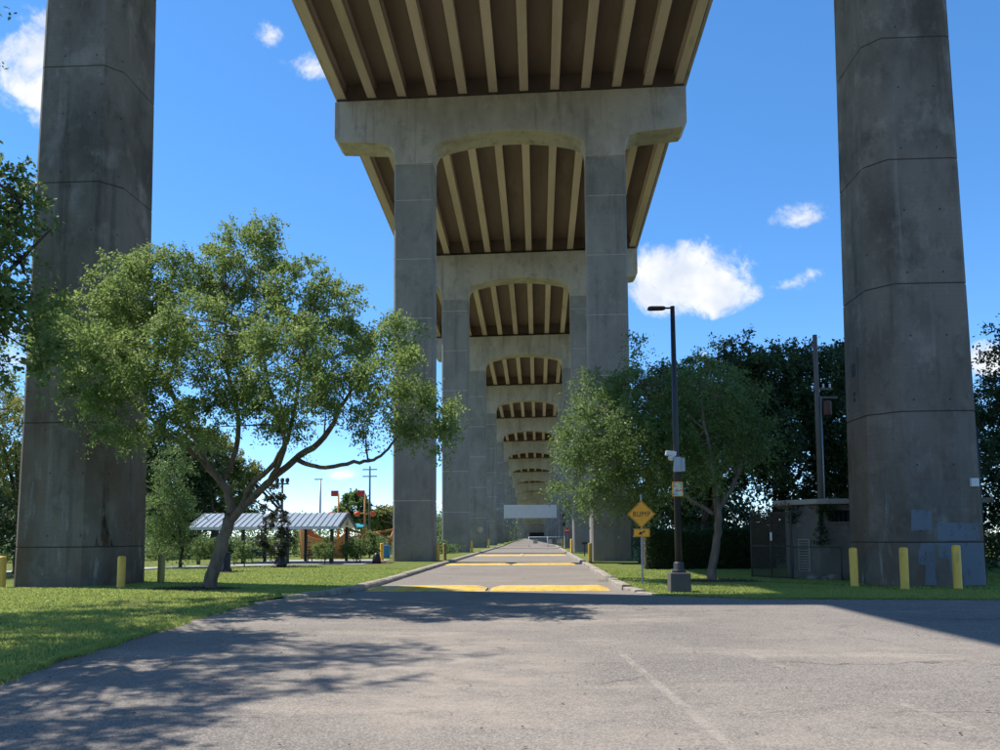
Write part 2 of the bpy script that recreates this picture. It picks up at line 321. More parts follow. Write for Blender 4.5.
M['leafmid'] = leafmat('mid leaves', (.075, .135, .036), (.18, .255, .075), (.11, .175, .07), .42)
M['leafyel'] = leafmat('yellowing leaves', (.14, .18, .04), (.28, .28, .08), (.13, .18, .05), .4)
M['leafbronze'] = leafmat('magnolia leaves', (.04, .06, .03), (.12, .10, .05), (.06, .08, .045), .15, .35)
def bark(name, a, b, c):
    m = Mat(name, a, .95, spec=.15); m.layer(b, m.noise(6, 6, .65, (1, 1, .25), .4, .65), .8).layer(c, m.noise(1.4, 5, .6, (1, 1, .6), .52, .7), .6); m.bump(m.noise(14, 6, .7, (1, 1, .3)), .9, .03); return m.m
M['bark'] = bark('grey brown bark', (.25, .195, .15), (.12, .09, .07), (.34, .28, .23))
M['barkdark'] = bark('dark bark', (.10, .08, .062), (.05, .04, .032), (.15, .125, .1))

# ------------------------------------------------------------------ foliage
def leaf_arrays(P, D, L, W, rng, tintbase):
    """P points, D preferred directions: one 4 point leaf each"""
    n = len(P)
    d = D + rng.normal(0, .75, (n, 3)); d /= np.linalg.norm(d, axis=1)[:, None] + 1e-9
    s = np.cross(d, rng.normal(0, 1, (n, 3)) + np.array([0, 0, 1.2])); s /= np.linalg.norm(s, axis=1)[:, None] + 1e-9
    l = (L*rng.uniform(.6, 1.3, n))[:, None]; w = (W*rng.uniform(.6, 1.3, n))[:, None]
    nrm = np.cross(d, s)
    V = np.stack([P, P + d*l*.5 + s*w*.5 + nrm*l*.06, P + d*l, P + d*l*.5 - s*w*.5 + nrm*l*.06], 1).reshape(-1, 3)
    F = np.arange(n*4).reshape(n, 4)
    t = np.repeat(np.clip(tintbase + rng.normal(0, .16, n), 0, 1), 4)
    return V, F, t
def crown_mesh(name, lobes, rng, clump=1.0, twigs=6, per=16, tl=.75, L=.085, W=.045, droop=.25, shell=.45, nodes=None):
    """lobes (x,y,z,rx,ry,rz,n): n clumps in each; returns leaf mesh and the list of clump centres"""
    Ps, Ds, Ts, C = [], [], [], []
    for (x, y, z, rx, ry, rz, n) in lobes:
        v = rng.normal(0, 1, (n, 3)); v /= np.linalg.norm(v, axis=1)[:, None]
        rad = shell + (1-shell)*rng.random(n)**.6
        c = v*rad[:, None]*np.array([rx, ry, rz])*clump + np.array([x, y, z]); lt = rng.uniform(-.1, .1)
        for i in range(n):
            C.append(c[i]); ct = .45 + lt + rng.normal(0, .13)
            out = v[i]*np.array([1, 1, .6]) + np.array([0, 0, .15])
            for k in range(twigs):
                dr = out*.7 + rng.normal(0, .75, 3); dr /= np.linalg.norm(dr); ll = tl*rng.uniform(.5, 1.15)
                t = rng.random(per)**.8; side = rng.normal(0, .06*ll + .02, (per, 3))
                p = c[i] + dr*ll*t[:, None] + side; p[:, 2] -= droop*ll*t*t
                Ps.append(p); Ds.append(np.repeat((dr*.6 + np.array([0, 0, -droop]))[None], per, 0)); Ts.append(np.full(per, ct))
    P = np.concatenate(Ps); D = np.concatenate(Ds); T = np.concatenate(Ts)
    V, F, t = leaf_arrays(P, D, L, W, rng, T)
    return arr_mesh(name, V, F, t), C
def limb_pts(pts, sub=4, rng=None, wob=.03):
    """Catmull-Rom through (x,y,z,r) points"""
    P = [np.array(p, float) for p in pts]; P = [2*P[0]-P[1]] + P + [2*P[-1]-P[-2]]; out = []
    for i in range(1, len(P)-2):
        for k in range(sub):
            t = k/sub; a, b, c, d = P[i-1], P[i], P[i+1], P[i+2]
            q = .5*((2*b) + (c-a)*t + (2*a-5*b+4*c-d)*t*t + (3*b-a-3*c+d)*t**3)
            if rng is not None and not (i == 1 and k == 0): q[:3] += rng.normal(0, wob, 3)
            out.append(q)
    out.append(P[-2]); return out
def branches(mb, limbs, C, rng, n=8, frac=1.0, r0=.03, wob=.018):
    nodes = []
    for lb in limbs:
        q = limb_pts(lb, 4, rng, wob); mb.tube([p[:3] for p in q], [max(p[3]*.8, .012) for p in q], n); nodes += q[len(q)//3:]
    N = np.array(nodes)
    for c in C:
        if rng.random() > frac: continue
        d = np.linalg.norm(N[:, :3]-c, axis=1) + rng.random(len(N))*.6; j = int(np.argmin(d)); s = N[j, :3]
        m = (s+c)/2 + rng.normal(0, .12, 3) + np.array([0, 0, .08]); rr = min(r0, N[j, 3]*.7)
        mb.tube([s, s*.45+m*.55 + rng.normal(0, .05, 3), m, c], [rr, rr*.8, rr*.6, .008], 4, False)
def auto_limbs(base, fork, lobes, rng, r, k=5):
    """trunk from base to fork, then limbs into the k biggest lobes"""
    b = np.array(base, float); f = np.array(fork, float); mid = (b+f)/2 + np.array([rng.normal(0, .12), rng.normal(0, .12), 0])
    L = [[(*b, r*1.35), (*(b*.85+f*.15), r), (*mid, r*.9), (*f, r*.8)]]
    idx = sorted(range(len(lobes)), key=lambda i: -lobes[i][3])[:k]
    for i in idx:
        c = np.array(lobes[i][:3]); m = f*.5 + c*.5 + np.array([0, 0, rng.uniform(.0, .5)])
        L.append([(*f, r*.6), (*(f*.75+m*.25), r*.5), (*m, r*.36), (*c, r*.14)])
    return L
def tree(name, label, cat, group, loc, lobes, limbs, seed, leaf='leaf', barkm='bark', frac=1.0, n=8, **kw):
    rng = np.random.default_rng(seed); root = empty(name, loc, 0, label, cat, group)
    me, C = crown_mesh('crown', lobes, rng, **kw)
    mb = MB(); branches(mb, limbs, C, rng, n, frac); mb.build('trunk', M[barkm], root)
    link('crown', me, M[leaf], root)
    return root

# ================================================================== GROUND
GZ = .0
MB().box((0, 900, -.55), (4000, 4200, 1)).build('ground', M['ground']); tag(bpy.data.objects['ground'], kind='structure')
def poly(name, pts, z0, z1, mat, kind='structure', parent=None):
    o = MB().prism(pts, z0, z1).build(name, mat, parent)
    if kind: tag(o, kind=kind)
    return o
# parking lot and road
poly('parking_lot', [(-60, -60), (60, -60), (60, 21.0), (11.6, 20.9), (5.75, 21.35), (3.4, 22.6), (2.7, 24.5), (-5.7, 24.5), (-6.5, 22.3), (-7.4, 20.2), (-7.3, 17), (-6.9, 13.2), (-6.55, 9.5), (-6.4, 5), (-6.6, -10), (-60, -14)], -.045, 0, M['lot'])
poly('road', [(-5.55, 24.504), (2.55, 24.504), (2.6, 60), (2.6, 128), (4.5, 190), (4.5, 420), (-6, 420), (-6, 190), (-5.4, 128), (-5.5, 60)], -.045, 0.0, M['road'])
# lawns (raised a little behind the kerb on the left)
def lawn(name, pts, zf, step=1.0, mat='lawn'):
    """grid lawn clipped to a polygon, height zf(x,y)"""
    bm = bmesh.new(); vs = [bm.verts.new((x, y, 0)) for x, y in pts]; f = bm.faces.new(vs)
    xs = [p[0] for p in pts]; ys = [p[1] for p in pts]
    for ax, lo, hi in ((0, max(min(xs), -24), min(max(xs), 20)), (1, min(ys), min(max(ys), 60))):
        v = lo + step
        while v < hi:
            no = (1, 0, 0) if ax == 0 else (0, 1, 0); co = (v, 0, 0) if ax == 0 else (0, v, 0)
            bmesh.ops.bisect_plane(bm, geom=bm.faces[:]+bm.edges[:]+bm.verts[:], plane_co=co, plane_no=no); v += step
    for v in bm.verts: v.co.z = zf(v.co.x, v.co.y)
    bmesh.ops.recalc_face_normals(bm, faces=bm.faces[:])
    me = bpy.data.meshes.new(name); bm.to_mesh(me); bm.free(); o = link(name, me, M[mat]); tag(o, kind='structure'); return o
LEFT = [(-6.6, -10), (-6.4, 5), (-6.55, 9.5), (-6.9, 13.2), (-7.3, 17), (-7.42, 20.2), (-6.62, 22.3), (-5.82, 24.5), (-5.72, 28), (-5.68, 60), (-5.6, 128), (-6.2, 190), (-6.2, 400), (-90, 400), (-90, -10)]
RIGHT = [(2.95, 24.5), (3.1, 23.6), (3.6, 22.5), (5.75, 21.35), (11.6, 20.9), (60, 21.0), (90, 21), (90, 400), (4.7, 400), (4.7, 190), (2.78, 128), (2.78, 60), (2.85, 30)]
def sm(a, b, x): t = min(1, max(0, (x-a)/(b-a))); return t*t*(3-2*t)
def zl(x, y): return .012 + .075*sm(18.5, 23, y) + .03*math.sin(x*.35)*sm(-7.5, -11, x)
def zr(x, y): return .015 + .03*sm(22, 26, y)
lawn('lawn_left', LEFT, zl); lawn('lawn_right', RIGHT, zr)
# grass blades
def inpoly(x, y, P):
    c = np.zeros(len(x), bool); n = len(P)
    for i in range(n):
        x1, y1 = P[i]; x2, y2 = P[(i+1) % n]
        k = ((y1 > y) != (y2 > y)) & (x < (x2-x1)*(y-y1)/((y2-y1) if y2 != y1 else 1e-9)+x1); c ^= k
    return c
def blades(name, P, zf, xr, yr, n, seed, hgt=.045, wid=.012, edge=None):
    rng = np.random.default_rng(seed); x = rng.uniform(*xr, n); y = yr[0] + (yr[1]-yr[0])*rng.random(n)**1.5
    k = inpoly(x, y, P)
    for cx, cy, rx, ry in ((-10.55, 24.3, 1.5, .75), (6.2, 28.3, 1.4, .8), (-14.0, 35.6, 1.2, 1.1), (-13.2, 41.4, 1.9, 1.6)):
        k &= ((x-cx)/rx)**2 + ((y-cy)/ry)**2 > rng.uniform(.75, 1.15, n)
    bare = np.sin(x*.9+np.sin(y*.7)*1.3)*np.sin(y*.55+1.1*np.sin(x*.6)); k &= rng.random(n) > np.clip((bare-.55)*2.2, 0, .8)
    x, y = x[k], y[k]; n = len(x)
    z = np.array([zf(a, b) for a, b in zip(x, y)]); sc = 1 + (y-8)*.045; a = rng.uniform(0, math.pi*2, n)
    w = wid*sc; h = hgt*rng.uniform(.5, 1.3, n); lean = rng.normal(0, .6, (n, 2))*h[:, None]
    V = np.stack([np.stack([x-np.cos(a)*w, y-np.sin(a)*w, z-.004], 1), np.stack([x+np.cos(a)*w, y+np.sin(a)*w, z-.004], 1), np.stack([x+lean[:, 0], y+lean[:, 1], z+h], 1)], 1).reshape(-1, 3)
    me = arr_mesh(name, V, np.arange(n*3).reshape(n, 3), np.repeat(rng.random(n), 3)); o = link(name, me, M['blade']); tag(o, kind='stuff'); return o
tag(blades('grass', LEFT, zl, (-19, -5.6), (8.3, 40), 260000, 3), 'short mown grass on the left lawn beside the parking lot', 'grass')
tag(blades('grass', RIGHT, zr, (2.7, 18), (20.8, 38), 110000, 4), 'short mown grass on the right lawn under the street lamp', 'grass')
rngl = np.random.default_rng(9)
def edge_grass(name, pts, n, w, lab, zf):
    P = [Vector(p) for p in pts]; seg = [(P[i+1]-P[i]).length for i in range(len(P)-1)]; tot = sum(seg); x = np.zeros(n); y = np.zeros(n); acc = 0; u = rngl.uniform(0, tot, n)
    for i, l in enumerate(seg):
        k = (u >= acc) & (u <= acc+l); t = (u[k]-acc)/l; x[k] = P[i].x+(P[i+1].x-P[i].x)*t; y[k] = P[i].y+(P[i+1].y-P[i].y)*t; acc += l
    cl = np.sin(u*2.3)*.5 + np.sin(u*5.9+1)*.3 + np.sin(u*.83)*.5; off = rngl.normal(0, w, n)*(1+.6*cl); x = x + off; y = y + rngl.normal(0, w, n)*.6
    a = rngl.uniform(0, 6.283, n); h = rngl.uniform(.02, .06, n); ww = .014; ln = rngl.normal(0, .5, (n, 2))*h[:, None]*1.6
    V = np.stack([np.stack([x-np.cos(a)*ww, y-np.sin(a)*ww, np.zeros(n)+.002], 1), np.stack([x+np.cos(a)*ww, y+np.sin(a)*ww, np.zeros(n)+.002], 1), np.stack([x+ln[:, 0], y+ln[:, 1], h+.01], 1)], 1).reshape(-1, 3)
    o = link(name, arr_mesh(name, V, np.arange(n*3).reshape(n, 3), np.repeat(rngl.random(n), 3)), M['blade']); tag(o, lab, 'grass', kind='stuff')
edge_grass('grass_edge', [(-6.45, 6), (-6.55, 9.5), (-6.9, 13.2), (-7.3, 17), (-7.3, 20.0)], 26000, .07, 'ragged grass growing over the asphalt edge of the left lawn', zl)
edge_grass('grass_edge', [(3.3, 22.7), (5.75, 21.35), (11.6, 20.9), (16, 20.95)], 16000, .07, 'ragged grass growing over the asphalt edge of the right lawn', zr)
def litter(name, x0, x1, y0, y1, n, z, lab, mat):
    P = np.stack([rngl.uniform(x0, x1, n), rngl.uniform(y0, y1, n), np.full(n, z)], 1); V, F, t = leaf_arrays(P, np.zeros((n, 3)), np.full(n, .05), np.full(n, .03), rngl, .5); V[:, 2] = z + .012 + np.abs(V[:, 2]-z)*.3
    tag(link(name, arr_mesh(name, V, F, t), M[mat]), lab, 'litter', kind='stuff')
# concrete path across the left lawn
def strip(name, pts, w, z0, z1, mat, parent=None):
    mb = MB(); L, Rr = [], []
    for i, p in enumerate(pts):
        a = Vector(pts[max(i-1, 0)]); b = Vector(pts[min(i+1, len(pts)-1)]); d = (b-a).normalized(); nn = Vector((-d.y, d.x))*w/2; L.append(Vector(p)+nn); Rr.append(Vector(p)-nn)
    mb.prism([tuple(v) for v in L] + [tuple(v) for v in reversed(Rr)], z0, z1); return mb.build(name, mat, parent)
tag(strip('path', [(-60, 33), (-40, 33.5), (-28, 35), (-21.5, 38.6), (-17.5, 43.0), (-15, 44.6)], 2.0, -.02, .135, M['path']), kind='structure')
tag(poly('path', [(-17.8, 44.5), (-9.8, 44.5), (-9.8, 53), (-17.8, 53)], -.02, .13, M['path'], None), kind='structure')
litter('leaf_litter', -6.8, 9, 6, 24, 420, 0, 'dry fallen leaves and grit scattered over the parking lot', 'mulch')
litter('leaf_litter', -13, -6.9, 9, 24, 700, .05, 'dry fallen leaves on the left lawn', 'mulch')
# kerbs: single stones with joints
def kerb(name, pts, h, n_label, zend=None):
    root = MB(); seg = []
    P = [Vector((p[0], p[1])) for p in pts]; total = 0; acc = [0]
    for i in range(len(P)-1): total += (P[i+1]-P[i]).length; acc.append(total)
    def at(s):
        for i in range(len(P)-1):
            if s <= acc[i+1] or i == len(P)-2:
                t = (s-acc[i])/(acc[i+1]-acc[i]); return P[i].lerp(P[i+1], t), (P[i+1]-P[i]).normalized()
    rnd = random.Random(n_label); s = 0; stones = []
    base = strip(name, pts, .18, -.1, .03, M['kerb']); tag(base, kind='structure')
    while s < total-.3:
        l = rnd.uniform(.85, 1.35) if s < 12 else 1.8
        l = min(l, total-s); mid, d = at(s+l/2); a, _ = at(s+.03); b, _ = at(s+l-.03); d = (b-a).normalized()
        hh = h*sm(-.4, 2.2, s)*(1 if s > 14 else rnd.uniform(.86, 1.12)) + .02
        mb = MB(); ln = (b-a).length
        w = .17; prof = [(-w, -.05), (-w, hh*.9), (-w+.04, hh), (w-.06, hh), (w, hh*.7), (w, -.05)]
        mb.prism_xz(prof, -ln/2, ln/2)
        o = mb.build('kerb_stone', M['kerb'], base, .012, (mid.x, mid.y, 0)); o.rotation_euler = (rnd.gauss(0, .006), rnd.gauss(0, .02), math.atan2(d.y, d.x)-math.pi/2 + rnd.gauss(0, .01))
        s += l
        if len(stones) > 130: break
        stones.append(o)
    return base
kerb('kerb_left', [(-7.25, 20.4), (-6.62, 22.0), (-6.05, 23.6), (-5.72, 25.3), (-5.6, 28), (-5.6, 60), (-5.5, 128)], .13, 5)
kr = [(3.35, 22.9), (3.0, 23.7), (2.72, 25.3), (2.66, 28), (2.68, 60), (2.68, 128)]
kerb('kerb_right', kr, .13, 8)
# faded line marks on the lot
g = Mat('worn white line', (.62, .55, .47), .9); fa = mth(g.t, 'MULTIPLY', g.noise(11, 8, .8, lo=.40, hi=.66), g.noise(1.6, 3, .6, lo=.36, hi=.55))
trn = nd(g.t, 'ShaderNodeBsdfTransparent'); mxs = nd(g.t, 'ShaderNodeMixShader'); g.t.links.new(mth(g.t, 'MULTIPLY', fa, .5), mxs.inputs[0]); g.t.links.new(trn.outputs[0], mxs.inputs[1]); g.t.links.new(g.b.outputs[0], mxs.inputs[2]); g.t.links.new(mxs.outputs[0], g.t.nodes['Material Output'].inputs['Surface'])
M['oldline'] = g.m
for (a, b, w) in [((1.15, 11.9), (1.55, 6.3), .11), ((2.9, 12.2), (3.15, 10.2), .12), ((3.6, 8.3), (3.75, 7.2), .12), ((4.6, 11.6), (6.6, 11.5), .1), ((1.9, 17.0), (3.0, 16.6), .14)]:
    o = strip('road_marking', [a, b], w, .0035, .004, M['oldline']); tag(o, kind='structure')
o = strip('road_marking', [(-1.5, 64.6), (-1.45, 72)], .3, .0035, .004, M['hump']); tag(o, kind='structure')

# ================================================================== BRIDGE
AX = -1.65
CS = .015           # cross slope
PY_ = [50 + 25.8*i for i in range(17)]
TOP = [30.35, 29.05, 27.4, 25.8, 24.25, 22.75, 21.3, 19.85, 18.4, 17.0, 15.6, 14.2, 12.8, 11.4, 10.0, 8.6, 7.2]
def cap_profile(tk):
    pts = [(-11.45, 0), (11.45, 0), (11.45, -2.45), (11.2, -2.75)]
    pts += [(8.3, -2.95), (7.75, -3.15), (7.5, -3.6), (7.5, -4.45)]
    pts += [(4.95, -4.45), (4.95, -3.75), (4.75, -3.25), (4.2, -2.98)]
    for i in range(1, 10): x = 4.2 - 8.4*i/10; pts.append((x, -2.45 - .53*(x/4.2)**2))
    pts += [(-4.2, -2.98), (-4.75, -3.25), (-4.95, -3.75), (-4.95, -4.45), (-7.5, -4.45), (-7.5, -3.6), (-7.75, -3.15), (-8.3, -2.95)]
    pts += [(-11.2, -2.75), (-11.45, -2.45)]
    return pts
capmb = MB().prism_xz([(x, z + CS*x) for x, z in cap_profile(0)][::-1], -1.0, 1.0)
SEG = 3.9; CW, CDP = 2.55, 1.9
def oct_(w, d, c): return [(-w/2+c, -d/2), (w/2-c, -d/2), (w/2, -d/2+c), (w/2, d/2-c), (w/2-c, d/2), (-w/2+c, d/2), (-w/2, d/2-c), (-w/2, -d/2+c)]
seg_me = None; pad_me = None; cap_me = None
ordn = ['first', 'second', 'third', 'fourth', 'fifth', 'sixth', 'seventh', 'eighth', 'ninth', 'tenth', 'eleventh', 'twelfth', 'thirteenth', 'fourteenth', 'fifteenth', 'sixteenth', 'seventeenth']
segfull = MB().prism(oct_(CW, CDP, .12), .03, SEG-.03).build('column_segment', M['coat']); seg_me = segfull.data; bpy.data.objects.remove(segfull)
for k, (y, zt) in enumerate(zip(PY_, TOP)):
    if k == 0: lab = 'nearest two-column concrete pier behind the first speed hump, with arched cap beam fully in view'
    else: lab = f'{ordn[k]} arched two-column pier counted from the nearest arched one under the bridge'
    root = empty('bridge_pier', (AX, y+1, 0), 0, lab, 'bridge pier', 'arched two-column piers in a row under the bridge')
    if k == 0: o = capmb.build('cap_beam', M['cap'], root, .05, (0, 0, zt)); cap_me = o.data
    else:
        o = link('cap_beam', cap_me, None, root, (0, 0, zt)); b = o.modifiers.new('bevel', 'BEVEL'); b.width = .05; b.segments = 1; b.limit_method = 'ANGLE'
    for s in (-1, 1):
        h = zt - 4.45 + CS*s*6.2
        core = MB().prism(oct_(CW-.05, CDP-.05, .12), -.3, h-.002).build('column', M['seam'], root, 0, (s*6.225, 0, 0))
        n = int((h+.2)//SEG) + 1
        for i in range(n):
            z0 = i*SEG; z1 = min(h+.06, z0+SEG)
            if z1-z0 > SEG-.01: link('column_segment', seg_me, None, core, (0, 0, z0))
            elif z1-z0 > .2: MB().prism(oct_(CW, CDP, .12), .03, z1-z0-.1).build('column_segment', M['coat'], core, 0, (0, 0, z0))
    if k < 5:
        for i in range(12):
            x = -11 + 2*i
            if pad_me is None: p = MB().box((0, 0, .07), (.62, .5, .15)).build('bearing_pad', M['bearing'], root); pad_me = p.data
            else: p = link('bearing_pad', pad_me, None, root)
            p.location = (x, -.72, zt + CS*x)
# spans
def girder_mesh(L):
    prof = [(-.28, 0), (.28, 0), (.28, .18), (.09, .37), (.09, .95), (.2, 1.08), (.2, 1.26), (-.2, 1.26), (-.2, 1.08), (-.09, .95), (-.09, .37), (-.28, .18)]
    return MB().prism_xz(prof, 0, L)
gm = {}
spans = [(-60, 31.6, -2), (-6, 31.5, -1), (26.6, 31.0, 0)] + [(y+1, z, i+1) for i, (y, z) in enumerate(zip(PY_, TOP))] + [(PY_[-1]+27, 5.9, 99)]
names = ['over and behind the parking lot', 'directly over the parking lot', 'nearest in view, above the first hump and lawn'] 
for i in range(len(spans)-1):
    y0, z0, _ = spans[i]; y1, z1, _ = spans[i+1]; z0 += .15; z1 += .15
    L = math.hypot(y1-y0, z1-z0) ; ang = math.atan2(z1-z0, y1-y0)
    if i < 3: lab = 'bridge span ' + names[i]
    else: lab = f'girder bridge span running from the {ordn[i-3]} arched pier to the next one behind it'
    root = empty('bridge_span', (AX, y0, z0), 0, lab, 'bridge span', 'bridge spans overhead'); root.rotation_euler.x = ang
    Lk = round(L, 2)
    for j in range(12):
        x = -11 + 2*j
        if Lk not in gm:
            o = girder_mesh(L-.06).build('girder', M['girder'], root); gm[Lk] = o.data
        else: o = link('girder', gm[Lk], None, root)
        o.location = (x, .03, CS*x)
    mb = MB(); sh = lambda x, z: (x, z + CS*x)
    mb.prism_xz([sh(-11.9, 1.3), sh(11.9, 1.3), sh(11.9, 1.55), sh(-11.9, 1.55)], 0, L); mb.build('deck_slab', M['soffit'], root)
    for s in (-1, 1):
        mb = MB(); mb.prism_xz([sh(s*11.93, 1.24), sh(s*11.93, 2.45), sh(s*11.7, 2.45), sh(s*11.55, 1.553), sh(s*11.75, 1.553), sh(s*11.75, 1.24)], 0, L); mb.build('barrier', M['cap'], root)
    for yy in (.25, L-.25):
        mb = MB(); mb.prism_xz([sh(-10.75, .22), sh(10.75, .22), sh(10.75, 1.298), sh(-10.75, 1.298)], yy-.12, yy+.12); mb.build('diaphragm', M['soffit'], root)
ab = empty('bridge_abutment', (AX, 488, 0), 0, 'far concrete abutment wall closing the end of the bridge', 'bridge abutment')
MB().box((0, 0, 3.2), (40, 2, 6.4)).build('wall', M['cap'], ab); MB().box((1.0, -1.05, 1.6), (9, .2, 3.2)).build('opening_shade', M['black'], ab)  # black slab on the wall stands in for the shade of an opening
# tall front towers: hexagonal tapering columns, portal beam high above
def hexpts(z, side):
    """corner points at height z; side -1 left, +1 right; x measured from the bridge axis"""
    t = z/20.0
    xo = 15.33 - .30*t; xi = 12.12 + .30*t; c = .9 - .5*t; y0 = 25.15 + .05*t; y1 = 28.45 - .2*t; co = .16
    p = [(xo-co, y0), (xi+c, y0), (xi, y0+c*1.05), (xi, y1-c), (xi+c, y1), (xo-co, y1), (xo, y1-co), (xo, y0+co)]
    return [(AX + side*x, y, z) for x, y in p]
tower = empty('bridge_tower', (AX, 27, 0), 0, 'tall twin concrete columns framing the picture, in front of the arched piers', 'bridge tower')
jz = [-.3, 1.4, 5.45, 9.5, 13.55, 17.6, 21.65, 25.7, 28.0]
def shrink(P, s): 
    cx = sum(p[0] for p in P)/len(P); cy = sum(p[1] for p in P)/len(P); return [(cx+(p[0]-cx)*s, cy+(p[1]-cy)*s, p[2]) for p in P]
cols = {}
for s in (-1, 1):
    core = MB(); core.loft([(x-AX, y-27, z) for x, y, z in shrink(hexpts(-.3, s), .985)], [(x-AX, y-27, z) for x, y, z in shrink(hexpts(28, s), .985)])
    c = core.build('column', M['joint'], tower); cols[s] = c
    for a, b in zip(jz[:-1], jz[1:]):
        mb = MB(); mb.loft([(x-AX, y-27, z) for x, y, z in hexpts(a+.014, s)], [(x-AX, y-27, z) for x, y, z in hexpts(b-.014, s)])
        mb.build('column_segment', M['tower'], c, .02)
MB().box((0, -.15, 29.42), (31.2, 2.6, 2.8)).build('portal_beam', M['cap'], tower, .05)
# paint patches, boxes and conduits on the right column; streaks
def fpatch(name, pts, side, mat, off=.004, fnorm='y'):
    """thin painted patch on the front face of a column; pts in world x,z"""
    mb = MB(); yy = lambda z: 25.15 + .05*z/20 - 27
    mb.face([(x-AX, yy(z)-off, z) for x, z in pts]); return mb.build(name, mat, cols[side])
def patchmat():
    g = Mat('blue grey cover paint', (.19, .22, .25), .9); g.layer((.15, .14, .12), g.noise(1.5, 6, .7, (1, 1, .4), .5, .68), .7); fa = g.noise(3.5, 8, .75, (1, 1, .5), .30, .44)
    trn = nd(g.t, 'ShaderNodeBsdfTransparent'); mxs = nd(g.t, 'ShaderNodeMixShader'); g.t.links.new(mth(g.t, 'MULTIPLY', fa, .85), mxs.inputs[0]); g.t.links.new(trn.outputs[0], mxs.inputs[1]); g.t.links.new(g.b.outputs[0], mxs.inputs[2]); g.t.links.new(mxs.outputs[0], g.t.nodes['Material Output'].inputs['Surface']); return g.m
M['bluepatch'] = patchmat()
for pts in ([(11.42, 1.75), (12.05, 1.8), (12.05, 2.35), (11.45, 2.42)], [(12.2, 1.45), (13.45, 1.45), (13.47, 1.98), (12.2, 2.0)], [(12.22, 1.38), (13.55, 1.38), (13.58, .1), (12.9, .1), (12.9, .45), (12.55, .5), (12.5, .9), (12.2, .95)], [(11.7, 1.38), (12.1, 1.38), (12.1, .1), (11.75, .1), (11.8, .7), (11.6, .75), (11.6, 1.1)]):
    fpatch('paint_patch', pts, 1, M['bluepatch'])
MB().box((13.35-AX, 25.1-27, 3.22), (.24, .12, .26)).build('junction_box', M['white'], cols[1], .015)
mb = MB(); mb.tube([(13.74-AX, 25.5-27, 0), (13.70-AX, 25.5-27, 5.0)], .05, 8); mb.build('conduit', M['pole'], cols[1])
# framed recess on the inner face of the right column
mb = MB(); mb.box((10.575-AX, 26.85-27, 6.75), (.06, .62, 2.1)); mb.build('recess_frame', M['tower'], cols[1], .01)
mb = MB(); mb.box((10.543-AX, 26.85-27, 7.1), (.012, .3, .42)); mb.build('recess_window', M['black'], cols[1])
for z in (6.1, 6.3): MB().box((10.543-AX, 26.85-27, z), (.02, .14, .12)).build('recess_box', M['bearing'], cols[1])
# drip streaks with ragged edges (efflorescence and rust), thin sheets on the faces
def streak(pts3, mat, side, name):
    mb = MB(); mb.face([(x-AX, y-27, z) for x, y, z in pts3]); return mb.build(name, mat, cols[side])
def alphamat(name, col, sc, lo, hi, amt):
    g = Mat(name, col, .95); fa = g.noise(sc, 6, .7, (1, 1, .22), lo, hi)
    trn = nd(g.t, 'ShaderNodeBsdfTransparent'); mxs = nd(g.t, 'ShaderNodeMixShader'); g.t.links.new(mth(g.t, 'MULTIPLY', fa, amt), mxs.inputs[0]); g.t.links.new(trn.outputs[0], mxs.inputs[1]); g.t.links.new(g.b.outputs[0], mxs.inputs[2]); g.t.links.new(mxs.outputs[0], g.t.nodes['Material Output'].inputs['Surface']); return g.m
M['lime'] = alphamat('lime streak', (.34, .33, .30), 4, .45, .7, .75); M['rustst'] = alphamat('rust streak', (.20, .115, .06), 5, .4, .6, .75); M['darkst'] = alphamat('dark streak', (.03, .028, .025), 5, .45, .55, .8)
def cham(side, t, z):
    """point on the chamfer face; t 0 at the front corner, 1 at the inner one"""
    P = hexpts(z, side); a, b = P[1], P[2]; d = .006
    return (a[0]+(b[0]-a[0])*t - side*d, a[1]+(b[1]-a[1])*t - d, z)
def cstreak(side, t0, t1, z0, z1, mat, tip=.5, name='stain'):
    streak([cham(side, t0, z0), cham(side, t1, z0), cham(side, t1*.6+t0*.4, (z0+z1)/2), cham(side, tip, z1), cham(side, t0*.6+t1*.4, (z0+z1)/2)], mat, side, name)
cstreak(1, .35, .6, .05, 1.37, M['lime'], .5); cstreak(1, .3, .62, 1.43, 5.4, M['lime'], .42)
cstreak(-1, .3, .75, 1.43, 3.0, M['darkst'], .5); cstreak(-1, .3, .7, 1.43, 3.9, M['rustst'], .5); cstreak(-1, .42, .6, 1.8, 4.5, M['lime'], .5)
for (x, w, z0, z1) in [(-15.9, .09, .5, 1.37), (-15.9, .12, 1.43, 2.0), (-15.75, .13, 2.2, 3.9), (-16.35, .12, 2.3, 3.9), (-15.3, .2, 1.9, 4.0)]:
    streak([(x-w, 25.146, z0), (x+w, 25.146, z0), (x+w*.8, 25.15, (z0+z1)/2), (x+w*.2, 25.153, z1), (x-w*.7, 25.15, (z0+z1)/2)], M['lime'], -1, 'stain')
